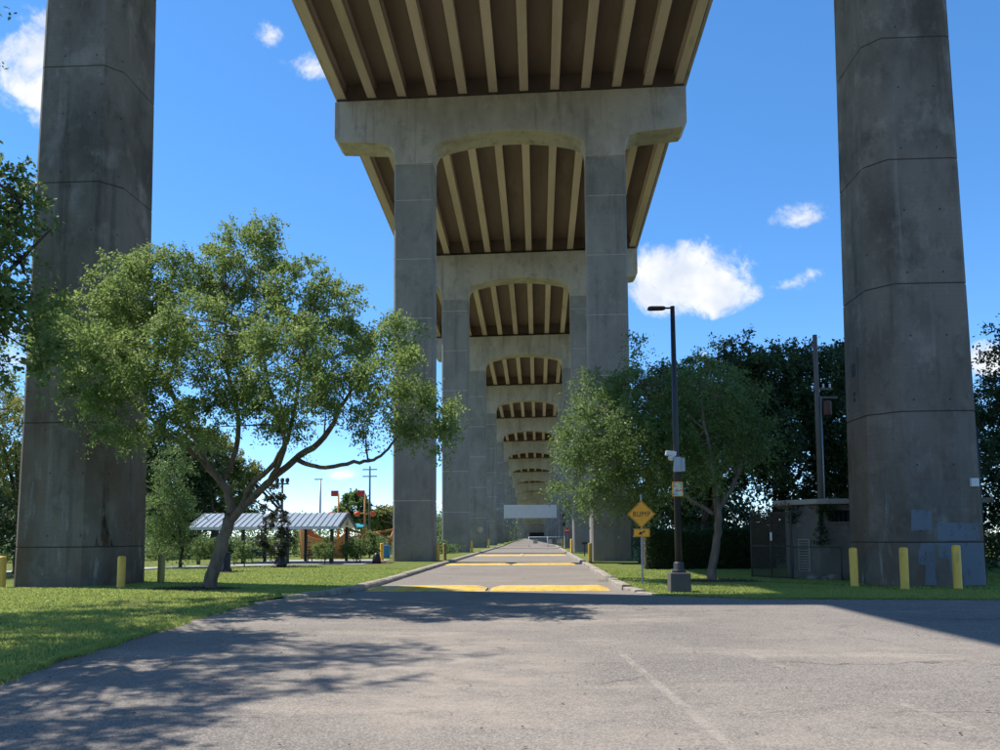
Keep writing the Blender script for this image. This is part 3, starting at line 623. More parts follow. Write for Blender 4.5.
# ------------------------------------------------------------------ speed humps
def hump(x0, x1, xm, y, lab, w=1.5, h=.10):
    root = empty('speed_hump', ((x0+x1)/2, y, 0), 0, lab, 'speed hump', 'yellow speed humps across the road'); cx = (x0+x1)/2
    prof = [(-w/2, 0.0)] + [(-w/2 + w*t, .012 + h*math.sin(math.pi*t)**.7) for t in (.06, .15, .3, .5, .7, .85, .94)] + [(w/2, 0.0)]
    for a, b in ((x0, xm-.07), (xm+.07, x1)):
        n = 12; rnd = random.Random(int(a*10)); mb = MB(); bm = mb.bm; rows = []
        for i in range(n+1):
            x = a + (b-a)*i/n; dy = rnd.gauss(0, .012)
            rows.append([bm.verts.new((x-cx, p+dy*(1 if 0 < q < 8 else 2), z*(.3 if i in (0, n) else 1)*rnd.uniform(.94, 1.05) + .001)) for q, (p, z) in enumerate(prof)])
        for i in range(n):
            for q in range(len(prof)-1): f = bm.faces.new((rows[i][q], rows[i+1][q], rows[i+1][q+1], rows[i][q+1])); f.smooth = True
        mb.build('hump_half', M['hump'], root)
hump(-5.3, 2.15, -1.55, 25.25, 'nearest yellow speed hump, at the mouth of the road by the parking lot', 1.5, .12)
hump(-5.3, 2.1, -1.55, 46.2, 'middle yellow speed hump, level with the nearest arched pier', 1.4, .085)
hump(-5.2, 2.3, -1.3, 66, 'farthest yellow speed hump, between the first and second arched piers', 1.4, .085)

# ================================================================== BOLLARDS
def bollard_proto(h, mat):
    o = MB().lathe([(.135, -.2), (.135, .0), (.12, .04), (.121, h-.06), (.11, h-.025), (.08, h-.005), (.03, h)], n=16).build('bollard', mat); o.data.name = 'bollard'; return o
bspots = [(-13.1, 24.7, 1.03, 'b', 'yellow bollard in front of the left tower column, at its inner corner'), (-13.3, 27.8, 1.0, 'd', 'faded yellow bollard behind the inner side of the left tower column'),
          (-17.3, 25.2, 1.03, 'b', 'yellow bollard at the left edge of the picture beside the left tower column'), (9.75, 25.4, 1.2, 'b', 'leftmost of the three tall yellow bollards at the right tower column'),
          (10.78, 24.3, 1.22, 'b', 'middle one of the three tall yellow bollards at the right tower column'), (12.3, 24.3, 1.28, 'b', 'rightmost tall yellow bollard before the blue grey paint on the right column'),
          (-10.0, 51.0, 1.15, 'b', 'yellow bollard left of the left column of the nearest arched pier'), (-6.35, 50.6, 1.05, 'b', 'left bollard of the pair beside the left column of the nearest arched pier'), (-6.1, 52.2, 1.1, 'd', 'right bollard of the pair beside the left column of the nearest arched pier'),
          (3.12, 49.0, 1.15, 'b', 'yellow bollard before the inner corner of the right column, nearest arched pier'), (-6.3, 76, 1.1, 'b', 'yellow bollard right of the left column of the second arched pier'), (-6.25, 101.2, 1.15, 'b', 'yellow bollard right of the left column of the third arched pier'),
          (3.1, 75, 1.25, 'b', 'yellow bollard before the right column of the second arched pier'), (3.0, 100.5, 1.2, 'b', 'yellow bollard before the right column of the third arched pier')]
for x, y, h, m, lab in bspots:
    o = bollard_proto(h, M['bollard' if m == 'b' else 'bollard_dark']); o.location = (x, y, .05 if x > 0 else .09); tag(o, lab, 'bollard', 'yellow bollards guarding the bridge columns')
    o.rotation_euler = (random.Random(x).gauss(0, .01), random.Random(y).gauss(0, .012), 0)

# ================================================================== SIGN, LAMP
sg = empty('warning_sign', (3.45, 27.0, .04), R(3), 'yellow diamond BUMP warning sign with arrow plate beside the speed hump', 'road sign')
MB().box((0, 0, 1.5), (.06, .035, 3.0)).build('post', M['galv'], sg, .008)
hd = .47
def diamond(r, y0, y1, cz): return MB().prism_xz([(r, cz), (0, cz+r), (-r, cz), (0, cz-r)], y0, y1)
o = diamond(hd, -.035, -.03, 2.33).build('sign_plate', M['signyel'], sg)
mb = MB()
for a, b in (((1, 0), (0, 1)), ((0, 1), (-1, 0)), ((-1, 0), (0, -1)), ((0, -1), (1, 0))):
    A = Vector(a)*(hd-.025); B = Vector(b)*(hd-.025); A2 = Vector(a)*(hd-.045); B2 = Vector(b)*(hd-.045)
    mb.face([(A.x, -.038, 2.33+A.y), (B.x, -.038, 2.33+B.y), (B2.x, -.038, 2.33+B2.y), (A2.x, -.038, 2.33+A2.y)])
mb.build('sign_border', M['black'], o)
def text(s, size, loc, mat, parent, name='lettering', rot=(R(90), 0, 0), sx=1, ext=.001, off=0):
    cu = bpy.data.curves.new(name, 'FONT'); cu.body = s; cu.size = size; cu.align_x = 'CENTER'; cu.align_y = 'CENTER'; cu.extrude = ext; cu.offset = off; cu.space_character = 1.12
    t = bpy.data.objects.new(name, cu); COL.objects.link(t); dg = bpy.context.evaluated_depsgraph_get(); me = bpy.data.meshes.new_from_object(t.evaluated_get(dg)); bpy.data.objects.remove(t)
    me.materials.clear(); me.materials.append(mat); q = link(name, me, None, parent); q.location = loc; q.rotation_euler = rot; q.scale = (sx, 1, 1); return q
text('BUMP', .25, (0, -.039, 2.325), M['black'], o, sx=.86, off=.0)
o = MB().box((0, -.033, 1.71), (.54, .006, .27)).build('arrow_plate', M['signyel'], sg, .002)
mb = MB()
for y, s_ in ((-.0385, 0),):
    # arrow pointing down to the left
    c, si = math.cos(R(205)), math.sin(R(205))
    pts = [(-.12, .022), (.02, .022), (.0, .075), (.125, 0), (.0, -.075), (.02, -.022), (-.12, -.022)]
    mb.face([(px*c - pz*si, y, 1.71 + px*si + pz*c) for px, pz in pts])
mb.build('arrow', M['black'], o)
mb = MB()
for (cx, cz, w, h) in ((0, 1.71+.115, .5, .01), (0, 1.71-.115, .5, .01), (-.25, 1.71, .01, .24), (.25, 1.71, .01, .24)): mb.box((cx, -.0375, cz), (w, .002, h))
mb.build('plate_border', M['black'], o)

lp = empty('street_lamp', (4.06, 23.55, 0), 0, 'dark street lamp with flat head and concrete base on the right lawn', 'street lamp')
MB().box((0, 0, .28), (.6, .6, .62), taper=.96).build('concrete_base', M['shadedblock'], lp, .03)
MB().lathe([(.2, .59), (.2, .63), (.19, .66), (.15, .72), (.15, .86), (.12, .9)], n=20).build('base_cover', M['pole'], lp)
mb = MB(); mb.tube([(0, 0, .6), (0, 0, 4.5), (-.01, 0, 8.45)], [.108, .088, .066], 16); mb.build('pole', M['pole'], lp)
o = MB().box((-.2, 0, 8.4), (.36, .05, .05)).build('arm', M['pole'], lp, .01)
mb = MB(); mb.prism([(-.74, -.1), (-.66, -.16), (-.28, -.14), (-.22, -.06), (-.22, .06), (-.28, .14), (-.66, .16), (-.74, .1)], 8.36, 8.43); mb.build('lamp_head', M['pole'], o, .015)
bx = MB().box((-.16, -.02, 4.05), (.3, .2, .14), (0, .15, 0)).build('camera_housing', M['white'], lp, .02)
MB().lathe([(.03, 0), (.09, .03), (.1, .1), (.1, .14)], (-.14, -.02, 3.84), 14).build('camera_dome', M['white'], bx)
o = MB().box((0, -.13, 3.72), (.2, .14, .44)).build('control_box', M['galv'], lp, .01); MB().box((.17, -.02, 3.72), (.12, .2, .4)).build('control_box', M['galv'], lp, .01)
g = Mat('printed notice', (.66, .62, .40), .6); g.layer((.16, .42, .46), g.noise(9, 3, .5, lo=.48, hi=.53), .8).layer((.5, .12, .07), g.noise(7, 3, .5, (1, 1, 2), .56, .6), .9); M['notice'] = g.m
o = MB().box((0, -.125, 3.0), (.3, .015, .42)).build('notice', M['signyel'], lp, .002); MB().box((0, -.135, 3.0), (.26, .008, .38)).build('notice_print', M['notice'], o)

# ================================================================== SHELTER AND PLAYGROUND (left, behind the lawn)
sh = empty('picnic_shelter', (-16.0, 48.3, .13), R(2), 'open picnic shelter with pale standing seam metal roof behind the left lawn', 'shelter')
hw, hl, ez, rz_ = 2.6, 4.4, 2.08, 2.92
rf = MB(); rf.prism_yz([(-hw, ez), (0, rz_), (hw, ez), (hw, ez+.06), (0, rz_+.07), (-hw, ez+.06)], -hl, hl); rf = rf.build('roof', M['roofmetal'], sh)
mb = MB(); sl_ = math.atan2(rz_-ez, hw); ll = math.hypot(hw, rz_-ez)
for i in range(25):
    x = -hl + .05 + i*(2*hl-.1)/24
    for s in (-1, 1): mb.box((x, s*hw/2, (ez+rz_)/2+.09), (.035, ll, .05), (-s*sl_, 0, 0))
mb.build('roof_seams', M['roofmetal'], rf)
MB().box((0, -hw-.03, ez-.02), (2*hl+.1, .05, .17)).build('fascia', M['white'], rf)
for s in (-1, 1):
    mb = MB(); mb.prism_yz([(-hw, ez-.12), (0, rz_-.1), (hw, ez-.12), (hw, ez+.09), (0, rz_+.1), (-hw, ez+.09)], s*hl-.03, s*hl+.04); mb.build('gable_trim', M['darksteel'], rf)
for x in (-3.9, -1.3, 1.3, 3.9):
    for y in (-2.1, 2.1): MB().box((x, y, ez/2+.02), (.17, .17, ez+.1)).build('post', M['darksteel'], sh)
def picnic(loc, rz, lab):
    t = empty('picnic_table', loc, rz, lab, 'picnic table', 'picnic tables under the shelter')
    MB().box((0, 0, .74), (1.8, .75, .05)).build('table_top', M['darksteel'], t)
    for s in (-1, 1):
        MB().box((0, s*.68, .45), (1.8, .28, .04)).build('bench', M['darksteel'], t)
        mb = MB(); mb.tube([(s*.65, -.68, .02), (s*.65, -.2, .72)], .03, 6); mb.tube([(s*.65, .68, .02), (s*.65, .2, .72)], .03, 6); mb.box((s*.65, 0, .42), (.05, 1.5, .05)); mb.build('leg_frame', M['darksteel'], t)
    return t
picnic((-13.3, 48.6, .13), R(5), 'dark picnic table under the right half of the shelter')
picnic((-17.3, 48.8, .13), R(-4), 'dark picnic table under the left half of the shelter')
# pirate ship climbing frame
ship = empty('play_ship', (-15.2, 58, .05), R(0), 'timber pirate ship play structure with red flags behind the shelter', 'playground ship')
bm = bmesh.new(); NS = 14
rows = []
for i in range(NS+1):
    t = i/NS; x = -2.1 + 3.5*t; wd = 1.25*math.sin(math.pi*min(1, .18+t*.82))**.6 + .05; dk = 1.35 + .9*(2*t-1)**4 + .35*(1-t)**3*2; rows.append([bm.verts.new(p) for p in ((x, -wd, dk), (x+.05, -wd*.95, dk*.6), (x+.1*(1-2*t), -wd*.6, .1), (x+.1*(1-2*t), wd*.6, .1), (x+.05, wd*.95, dk*.6), (x, wd, dk))])
for i in range(NS):
    for q in range(5): bm.faces.new((rows[i][q], rows[i+1][q], rows[i+1][q+1], rows[i][q+1]))
bm.faces.new(rows[0][::-1]); bm.faces.new(rows[-1])
me = bpy.data.meshes.new('hull'); bm.to_mesh(me); bm.free(); hull = link('hull', me, M['wood'], ship); md = hull.modifiers.new('s', 'SOLIDIFY'); md.thickness = .06
mb = MB()
for q in range(5):
    for i in range(NS):
        pass
for zz, a in ((.5, .9), (.85, .98), (1.2, 1.02)): mb.box((-.3, -1.22*a-.02, zz), (2.2, .04, .05))
mb.build('hull_strakes', M['darksteel'], hull)
for mx_, mh in ((.6, 4.75), (2.55, 4.75)):
    mb = MB(); mb.tube([(mx_, 0, .2), (mx_, 0, mh)], [.11, .06], 8); mast = mb.build('mast', M['wood'], ship)
    MB().box((mx_-.28, 0, mh+.02), (.55, .03, .42)).build('flag', M['red'], mast)
    mb = MB(); mb.tube([(mx_-.8, 0, mh-1.45), (mx_+.8, 0, mh-1.45)], .05, 6); mb.build('yard', M['wood'], mast)
    for dx in (-.55, .6): MB().lathe([(.05, -.2), (.2, -.12), (.23, .1), (.08, .2)], (mx_+dx, 0, mh-1.5), 10).build('play_drum', M['orange'], mast)
mb = MB(); mb.prism_yz([(-.8, 2.25), (0, 2.5), (.8, 2.25), (.8, 2.31), (0, 2.56), (-.8, 2.31)], 1.0, 2.6); mb.build('canopy', M['teal'], ship)
mb = MB(); mb.tube([(1.0, 0, 2.15), (2.8, 0, 1.8), (4.8, 0, 2.1)], .1, 6); mb.tube([(1.4, -.4, 1.5), (3.4, -.4, 1.9), (4.7, -.4, 1.3)], .08, 6); mb.tube([(3.0, -.5, 0), (3.2, 0, 1.8), (3.4, .5, 0)], .09, 6); mb.tube([(4.4, -.6, 0), (4.6, 0, 2.1), (4.8, .6, 0)], .1, 6); mb.tube([(3.9, 0, .1), (4.7, 0, 2.0)], .14, 6); mb.tube([(1.6, 0, .1), (2.4, 0, 1.9)], .08, 6); mb.build('climbing_beam', M['wood'], ship)
mb = MB()
for i in range(5): mb.tube([(1.5+i*.35, -.3, 2.0), (2.0+i*.25, -.5, .4)], .03, 4)
mb.build('rope', M['wood'], ship)
MB().box((4.3, -.9, .55), (.5, .5, .9)).build('play_panel', M['blue'], ship, .05)
o = MB().box((0, 0, .3), (.08, .08, .9)).build('info_board', M['white']); o.location = (-14.35, 36.1, .1)
bpy.data.objects.remove(o)
ib = empty('info_board', (-14.5, 36.3, .09), R(5), 'small white notice board on a post behind the big left tree', 'notice board')
MB().box((0, 0, .55), (.06, .06, 1.1)).build('post', M['darksteel'], ib); MB().box((0, -.05, 1.05), (.42, .04, .5)).build('board', M['white'], ib, .01)
def cover(loc, s, lab, tall=False):
    h = .95*s; o = MB().lathe([(.26*s, 0), (.28*s, .12*s), (.2*s, .25*s), (.21*s, h*.75), (.17*s, h*.93), (.08*s, h)] if tall else [(.38*s, 0), (.36*s, .3*s), (.3*s, .6*s), (.2*s, .82*s), (.06*s, .92*s)], n=14).build('fabric_cover' if not tall else 'litter_bin', M['bin']); o.location = loc; tag(o, lab, 'litter bin' if tall else 'cover', None if tall else 'black covers on the lawn by the shelter'); return o
cover((-14.1, 35.7, .09), 1.0, 'black pedestal litter bin behind the trunk of the big left tree', True)
cover((-13.25, 41.0, .09), .68, 'low black cover on mulch beside the young magnolia')
cover((-9.4, 46.4, .09), .7, 'pointed black cover on the lawn left of the nearest arched pier')
def pole(name, lab, cat, loc, h, r0, r1, mat, extra=None):
    p = empty(name, loc, 0, lab, cat); mb = MB(); mb.tube([(0, 0, 0), (0, 0, h)], [r0, r1], 10); mb.build('pole', M[mat], p)
    if extra: extra(p)
    return p
def ex1(p): MB().box((-.2, 0, 7.45), (.8, .2, .1)).build('lamp_head', M['galv'], p)
def ex2(p):
    for z in (9.4, 8.6): MB().box((0, 0, z), (1.7, .1, .12)).build('cross_arm', M['timberpole'], p)
def ex3(p):
    MB().box((0, 0, 5.3), (.9, .12, .1)).build('cross_arm', M['pole'], p)
    for s in (-.35, 0, .35): MB().lathe([(.05, 0), (.14, .1), (.14, .3), (.06, .36)], (s, 0, 5.35), 8).build('floodlight', M['pole'], p)
pole('street_lamp', 'thin grey lamp post beyond the shelter roof against the sky', 'street lamp', (-22.0, 80, 0), 7.5, .12, .08, 'galv', ex1)
pole('utility_pole', 'wooden utility pole with cross arms behind the play ship flags', 'utility pole', (-19.5, 92, 0), 9.8, .16, .1, 'timberpole', ex2)
pole('floodlight_pole', 'floodlight pole rising behind the young magnolia and shelter', 'light pole', (-17.5, 54, 0), 5.4, .1, .08, 'pole', ex3)
# mulch beds and chips
def mulch(loc, rx, ry, seed, lab, n=900):
    rng = np.random.default_rng(seed); a = rng.uniform(0, 6.283, n); r = np.sqrt(rng.random(n)); x = loc[0]+rx*r*np.cos(a); y = loc[1]+ry*r*np.sin(a); z = loc[2] + .05*(1-r*r) + .01
    P = np.stack([x, y, z], 1); V, F, t = leaf_arrays(P, np.zeros((n, 3)), np.full(n, .075), np.full(n, .03), rng, .5)
    base = [(loc[0]+rx*(1+.08*math.sin(3*k))*math.cos(k*.2618), loc[1]+ry*(1+.06*math.cos(2*k))*math.sin(k*.2618), loc[2]) for k in range(24)]
    V2 = np.array(base + [(loc[0], loc[1], loc[2]+.06)]); nb = len(V)
    me = arr_mesh('mulch', np.concatenate([V, V2]), np.concatenate([F, np.array([[nb+k, nb+(k+1) % 24, nb+24, nb+24] for k in range(24)])]) if False else F); o = link('mulch', me, M['mulch']); tag(o, lab, 'mulch', kind='stuff')
    mb = MB()
    for k in range(24): mb.face([base[k], base[(k+1) % 24], (loc[0], loc[1], loc[2]+.06)])
    b = mb.build('mulch_bed', M['mulch']); tag(b, kind='structure')
mulch((-10.55, 24.3, .075), 1.55, .8, 1, 'red brown bark mulch ring round the big left tree', 1600)
mulch((6.2, 28.3, .045), 1.5, .9, 2, 'bark mulch and leaf litter round the tree behind the street lamp', 900)
mulch((-14.0, 35.6, .085), 1.3, 1.2, 3, 'bark mulch round the litter bin behind the left tree', 500)
mulch((-13.2, 41.4, .085), 2.0, 1.7, 4, 'bark mulch under the young magnolia', 600)
mulch((-10.8, 46.9, .085), 2.4, 2.0, 5, 'bark mulch under the shrubs right of the shelter', 600)

# ================================================================== RIGHT SIDE: building, gate, pole
bd = empty('utility_building', (11.4, 31.6, .04), R(0), 'small pale utility building with slab roof behind the right tower column', 'utility building')
MB().prism([(-1.98, -.97), (-1.15, -1.8), (4.5, -1.8), (4.5, 3), (-.9, 3)], 0, 2.70).build('wall', M['block'], bd, .01)
MB().prism([(-2.45, -.75), (-1.35, -2.2), (4.9, -2.2), (4.9, 3.3), (-1.1, 3.3)], 2.71, 2.90).build('roof', M['cap'], bd, .02)
lv = MB().box((0, 0, 0), (.46, .05, 1.2)).build('louvre_frame', M['cap'], bd, .008, (-1.585, -1.405, .85)); lv.rotation_euler.z = R(-45)
for i in range(12): o = MB().box((0, -.03, -.53+i*.096), (.36, .04, .045), (R(35), 0, 0)).build('slat', M['block'], lv)
wn = MB().box((0, 0, 0), (1.0, .04, .42)).build('window', M['glass'], bd, 0, (-.2, -1.815, 2.28))
for i in range(6): MB().box((-.42+i*.168, -.03, 0), (.03, .03, .42)).build('window_bar', M['darksteel'], wn)
MB().box((0, -.02, -.24), (1.15, .1, .07)).build('sill', M['block'], wn); MB().box((0, -.01, .245), (1.15, .08, .06)).build('lintel', M['block'], wn)
rngv = np.random.default_rng(77)
def vine(cx, cy, z0, z1, w, n, lab):
    zz = z0 + (z1-z0)*rngv.random(n); P = np.stack([cx + rngv.normal(0, w, n)*(1+.6*np.sin(zz*5)), cy - np.abs(rngv.normal(0, .05, n)), zz], 1)
    V, F, t = leaf_arrays(P, np.tile([[0, -.3, -.6]], (n, 1)), np.full(n, .09), np.full(n, .06), rngv, .3)
    root = empty('climbing_vine', (cx, cy, 0), 0, lab, 'vine'); me = arr_mesh('foliage', V - np.array([cx, cy, 0]), F, t); link('foliage', me, M['leafdark'], root)
    mb = MB(); mb.tube([(0, 0, z0), (.05, -.02, (z0+z1)/2), (0, 0, z1)], .015, 5); mb.build('stem', M['barkdark'], root)
vine(10.27, 29.72, 1.3, 2.75, .10, 420, 'dark vine hanging down the corner of the utility building beside its louvre')
vine(9.45, 30.35, 2.1, 2.95, .22, 380, 'dark vine over the left roof edge of the utility building')
vine(10.62, 29.7, 2.2, 2.72, .14, 260, 'dark vine tuft under the roof beside the barred window')
# rubble
for i, (x, y, r) in enumerate([(9.75, 29.0, .2), (10.1, 28.9, .12), (10.45, 28.95, .25)]):
    bm = bmesh.new(); bmesh.ops.create_icosphere(bm, subdivisions=2, radius=r); rn = random.Random(i)
    for v in bm.verts: v.co = Vector((v.co.x*1.3, v.co.y, v.co.z*.7))*rn.uniform(.85, 1.15)
    me = bpy.data.meshes.new('rock'); bm.to_mesh(me); bm.free(); o = link('rock', me, M['block'], None, (x, y, .1)); tag(o, ['lump of broken concrete at the corner of the utility building', 'smallest lump of broken concrete beside the utility building', 'lump of broken concrete nearest the right tower column'][i], 'rock', 'broken concrete lumps by the utility building')
gt = empty('fence_gate', (8.1, 31.0, .04), R(-58), 'rusty chain link gate panel left of the utility building', 'gate')
mb = MB()
for x in (0, .95, 1.9): mb.tube([(x, 0, 0), (x, 0, 2.45)], .03, 8)
for z in (.08, 1.2, 2.42): mb.tube([(0, 0, z), (1.9, 0, z)], .022, 6)
mb.build('gate_frame', M['rustfence'], gt)
def mesh_wire(W_, H_, step, r):
    mb = MB()
    k = -H_
    while k < W_:
        for s in (0, 1):
            x0, x1 = k, k+H_; z0, z1 = 0, H_
            if x0 < 0: z0 = -x0; x0 = 0
            if x1 > W_: z1 = H_-(x1-W_); x1 = W_
            if x1 > x0:
                a, b = (x0, z0), (x1, z1)
                if s: a, b = (W_-a[0], a[1]), (W_-b[0], b[1])
                mb.tube([(a[0], 0, a[1]), (b[0], 0, b[1])], r, 3, False)
        k += step
    return mb
mesh_wire(1.9, 2.4, .055, .008).build('chain_link', M['rustfence'], gt, 0, (0, 0, .04))['kind'] = 'stuff'
MB().box((1.02, -.05, 1.55), (.08, .03, .3)).build('gate_sign', M['white'], gt)
fn = empty('chain_link_fence', (9.1, 29.35, .04), R(-42), 'rusty chain link fence between the gate and the right tower column', 'fence')
mb = MB()
for x in (.02, 1.75): mb.tube([(x, 0, 0), (x, 0, 1.2)], .03, 8)
mb.build('fence_post', M['rustfence'], fn); mb = MB(); mb.tube([(0, 0, 1.17), (1.75, 0, 1.17)], .025, 6); mb.build('top_rail', M['rustfence'], fn)
def ex4(p):
    MB().lathe([(.18, 8.1), (.2, 8.15), (.2, 8.7), (.17, 8.78), (.05, 8.82)], (.42, -.05, -1.0), 14).build('transformer', M['rust'], p); MB().box((.55, 0, 7.95), (.75, .08, .1)).build('bracket', M['timberpole'], p)
    MB().box((.25, 0, 8.35), (.9, .1, .1)).build('cross_arm', M['timberpole'], p)
    for s in (0.05, .3, .6): MB().lathe([(.03, 0), (.06, .05), (.03, .1), (.06, .15), (.02, .2)], (s, 0, 8.4), 8).build('insulator', M['white'], p)
    mb = MB(); mb.tube([(.12, -.1, .5), (.13, -.1, 8.0)], .035, 6); mb.build('conduit', M['galv'], p)
pole('utility_pole', 'weathered utility pole with rust red transformer above the utility building', 'utility pole', (12.95, 37.3, 0), 10.9, .145, .10, 'timberpole', ex4)
# hedge behind the right lawn
def hedge(name, lab, x0, x1, y, d, h, seed, leaf='leafdark', n=26000):
    rng = np.random.default_rng(seed); root = empty(name, ((x0+x1)/2, y, .03), 0, lab, 'hedge'); w = x1-x0
    x = rng.uniform(-w/2, w/2, n); q = rng.random(n); hh = h*(1 + .05*np.sin(x*1.7) + .03*np.sin(x*4.1))
    yy = np.where(q < .6, -d/2 + rng.normal(0, .06, n), rng.uniform(-d/2, d/2, n)); zz = np.where(q < .6, rng.uniform(0.02, 1, n)*hh, hh + rng.normal(0, .07, n))
    V, F, t = leaf_arrays(np.stack([x, yy, zz], 1), np.tile([[0, -.6, .2]], (n, 1)), np.full(n, .09), np.full(n, .06), rng, .45)
    link('foliage', arr_mesh('foliage', V, F, t), M[leaf], root)
    MB().box((0, .1, h/2-.05), (w-.1, d-.25, h-.15)).build('inner_branches', M['barkdark'], root); return root
hedge('hedge', 'clipped dark green hedge behind the street lamp and lawn', 5.0, 11.0, 38.5, 1.2, 1.75, 21)

# ================================================================== FAR ROAD FURNITURE
op = empty('overhead_sign', (-1.2, 125, 0), 0, 'blank grey blue overhead sign panel hung across the road between far piers', 'overhead sign')
MB().box((0, 0, 5.35), (8.2, .15, 2.05)).build('sign_panel', M['greypanel'], op, .02)
for x0, x1 in ((-5.4, -4.1), (4.1, 4.6)): MB().box(((x0+x1)/2, .9, 5.9), (x1-x0+.1, .12, .12)).build('bracket', M['galv'], op); MB().box((x1 if x0 < 0 else x0, .5, 5.9), (.12, .9, .12)).build('bracket', M['galv'], op)
ga = empty('road_gate', (-1.3, 112, 0), 0, 'pale tubular swing gate across the far road', 'gate')
mb = MB()
for x in (0, 2.6, 5.4): mb.tube([(x, 0, 0), (x, 0, 1.45)], .05, 6)
for z in (1.4, .12): mb.tube([(0, 0, z), (5.4, 0, z)], .04, 6)
mb.build('gate_frame', M['white'], ga)
for x in (.9, 2.9, 4.2): 
    mb = MB(); mb.box((x, -.06, .8), (.62, .03, .6)); mb.build('gate_disc', M['cap'], ga, .1)
ne = empty('no_entry_sign', (3.55, 98, 0), 0, 'small red no entry sign on a post by the far right kerb', 'road sign')
mb = MB(); mb.tube([(0, 0, 0), (0, 0, 2.6)], .035, 6); mb.build('post', M['galv'], ne)
o = MB().box((0, -.05, 2.2), (.62, .02, .62)).build('sign_plate', M['red'], ne, .09); MB().box((0, -.065, 2.2), (.42, .012, .1)).build('white_bar', M['white'], o)
tl = empty('traffic_signal', (3.2, 99, 0), 0, 'dark signal head on a pole above the red no entry sign', 'traffic signal')
mb = MB(); mb.tube([(.15, 0, 0), (.15, 0, 4.4)], .05, 6); mb.build('pole', M['darksteel'], tl)
for z in (4.0, 3.1): MB().box((0, -.1, z), (.36, .25, .75)).build('signal_head', M['black'], tl, .04)
mbx = empty('mailbox', (3.55, 62, .04), 0, 'small black box on a post beside the bollard at the right kerb', 'post box')
MB().box((0, 0, .45), (.08, .08, .9)).build('post', M['darksteel'], mbx); MB().box((0, 0, 1.0), (.45, .3, .18)).build('box', M['bin'], mbx, .03)
rd = MB(); rd.prism_xz([(.38*math.cos(a*.5236), .38*math.sin(a*.5236)) for a in range(12)], -.02, .02); o = rd.build('round_sign', M['cap'], None, 0, (-7.3, 101.0-.02, 2.4)); tag(o, 'round pale plate on the left column of the third arched pier', 'sign')
# distant flat roofed station seen between the left columns
ds = empty('distant_building', (-21.5, 150, 0), 0, 'distant pale flat roofed building seen between left pier columns', 'building')
MB().box((0, 0, 2.3), (14, 8, 4.6)).build('wall', M['white'], ds); MB().box((0, 0, 4.75), (15, 9, .7)).build('roof', M['greypanel'], ds)
for i in range(5): MB().box((-5+i*2.5, -4.02, 2.4), (1.5, .06, 1.5)).build('window', M['glass'], ds)
ds = empty('distant_house', (-50, 78, 0), R(10), 'low pale house behind the lawn, left of the left tower column', 'house')
MB().box((0, 0, 1.4), (9, 6, 2.8)).build('wall', M['path'], ds); mb = MB(); mb.prism_yz([(-3.4, 2.8), (0, 4.4), (3.4, 2.8)], -5, 5); mb.build('roof', M['block'], ds)
for i in range(3): MB().box((-3+i*3, -3.03, 1.5), (1.1, .06, 1.1)).build('window', M['glass'], ds)

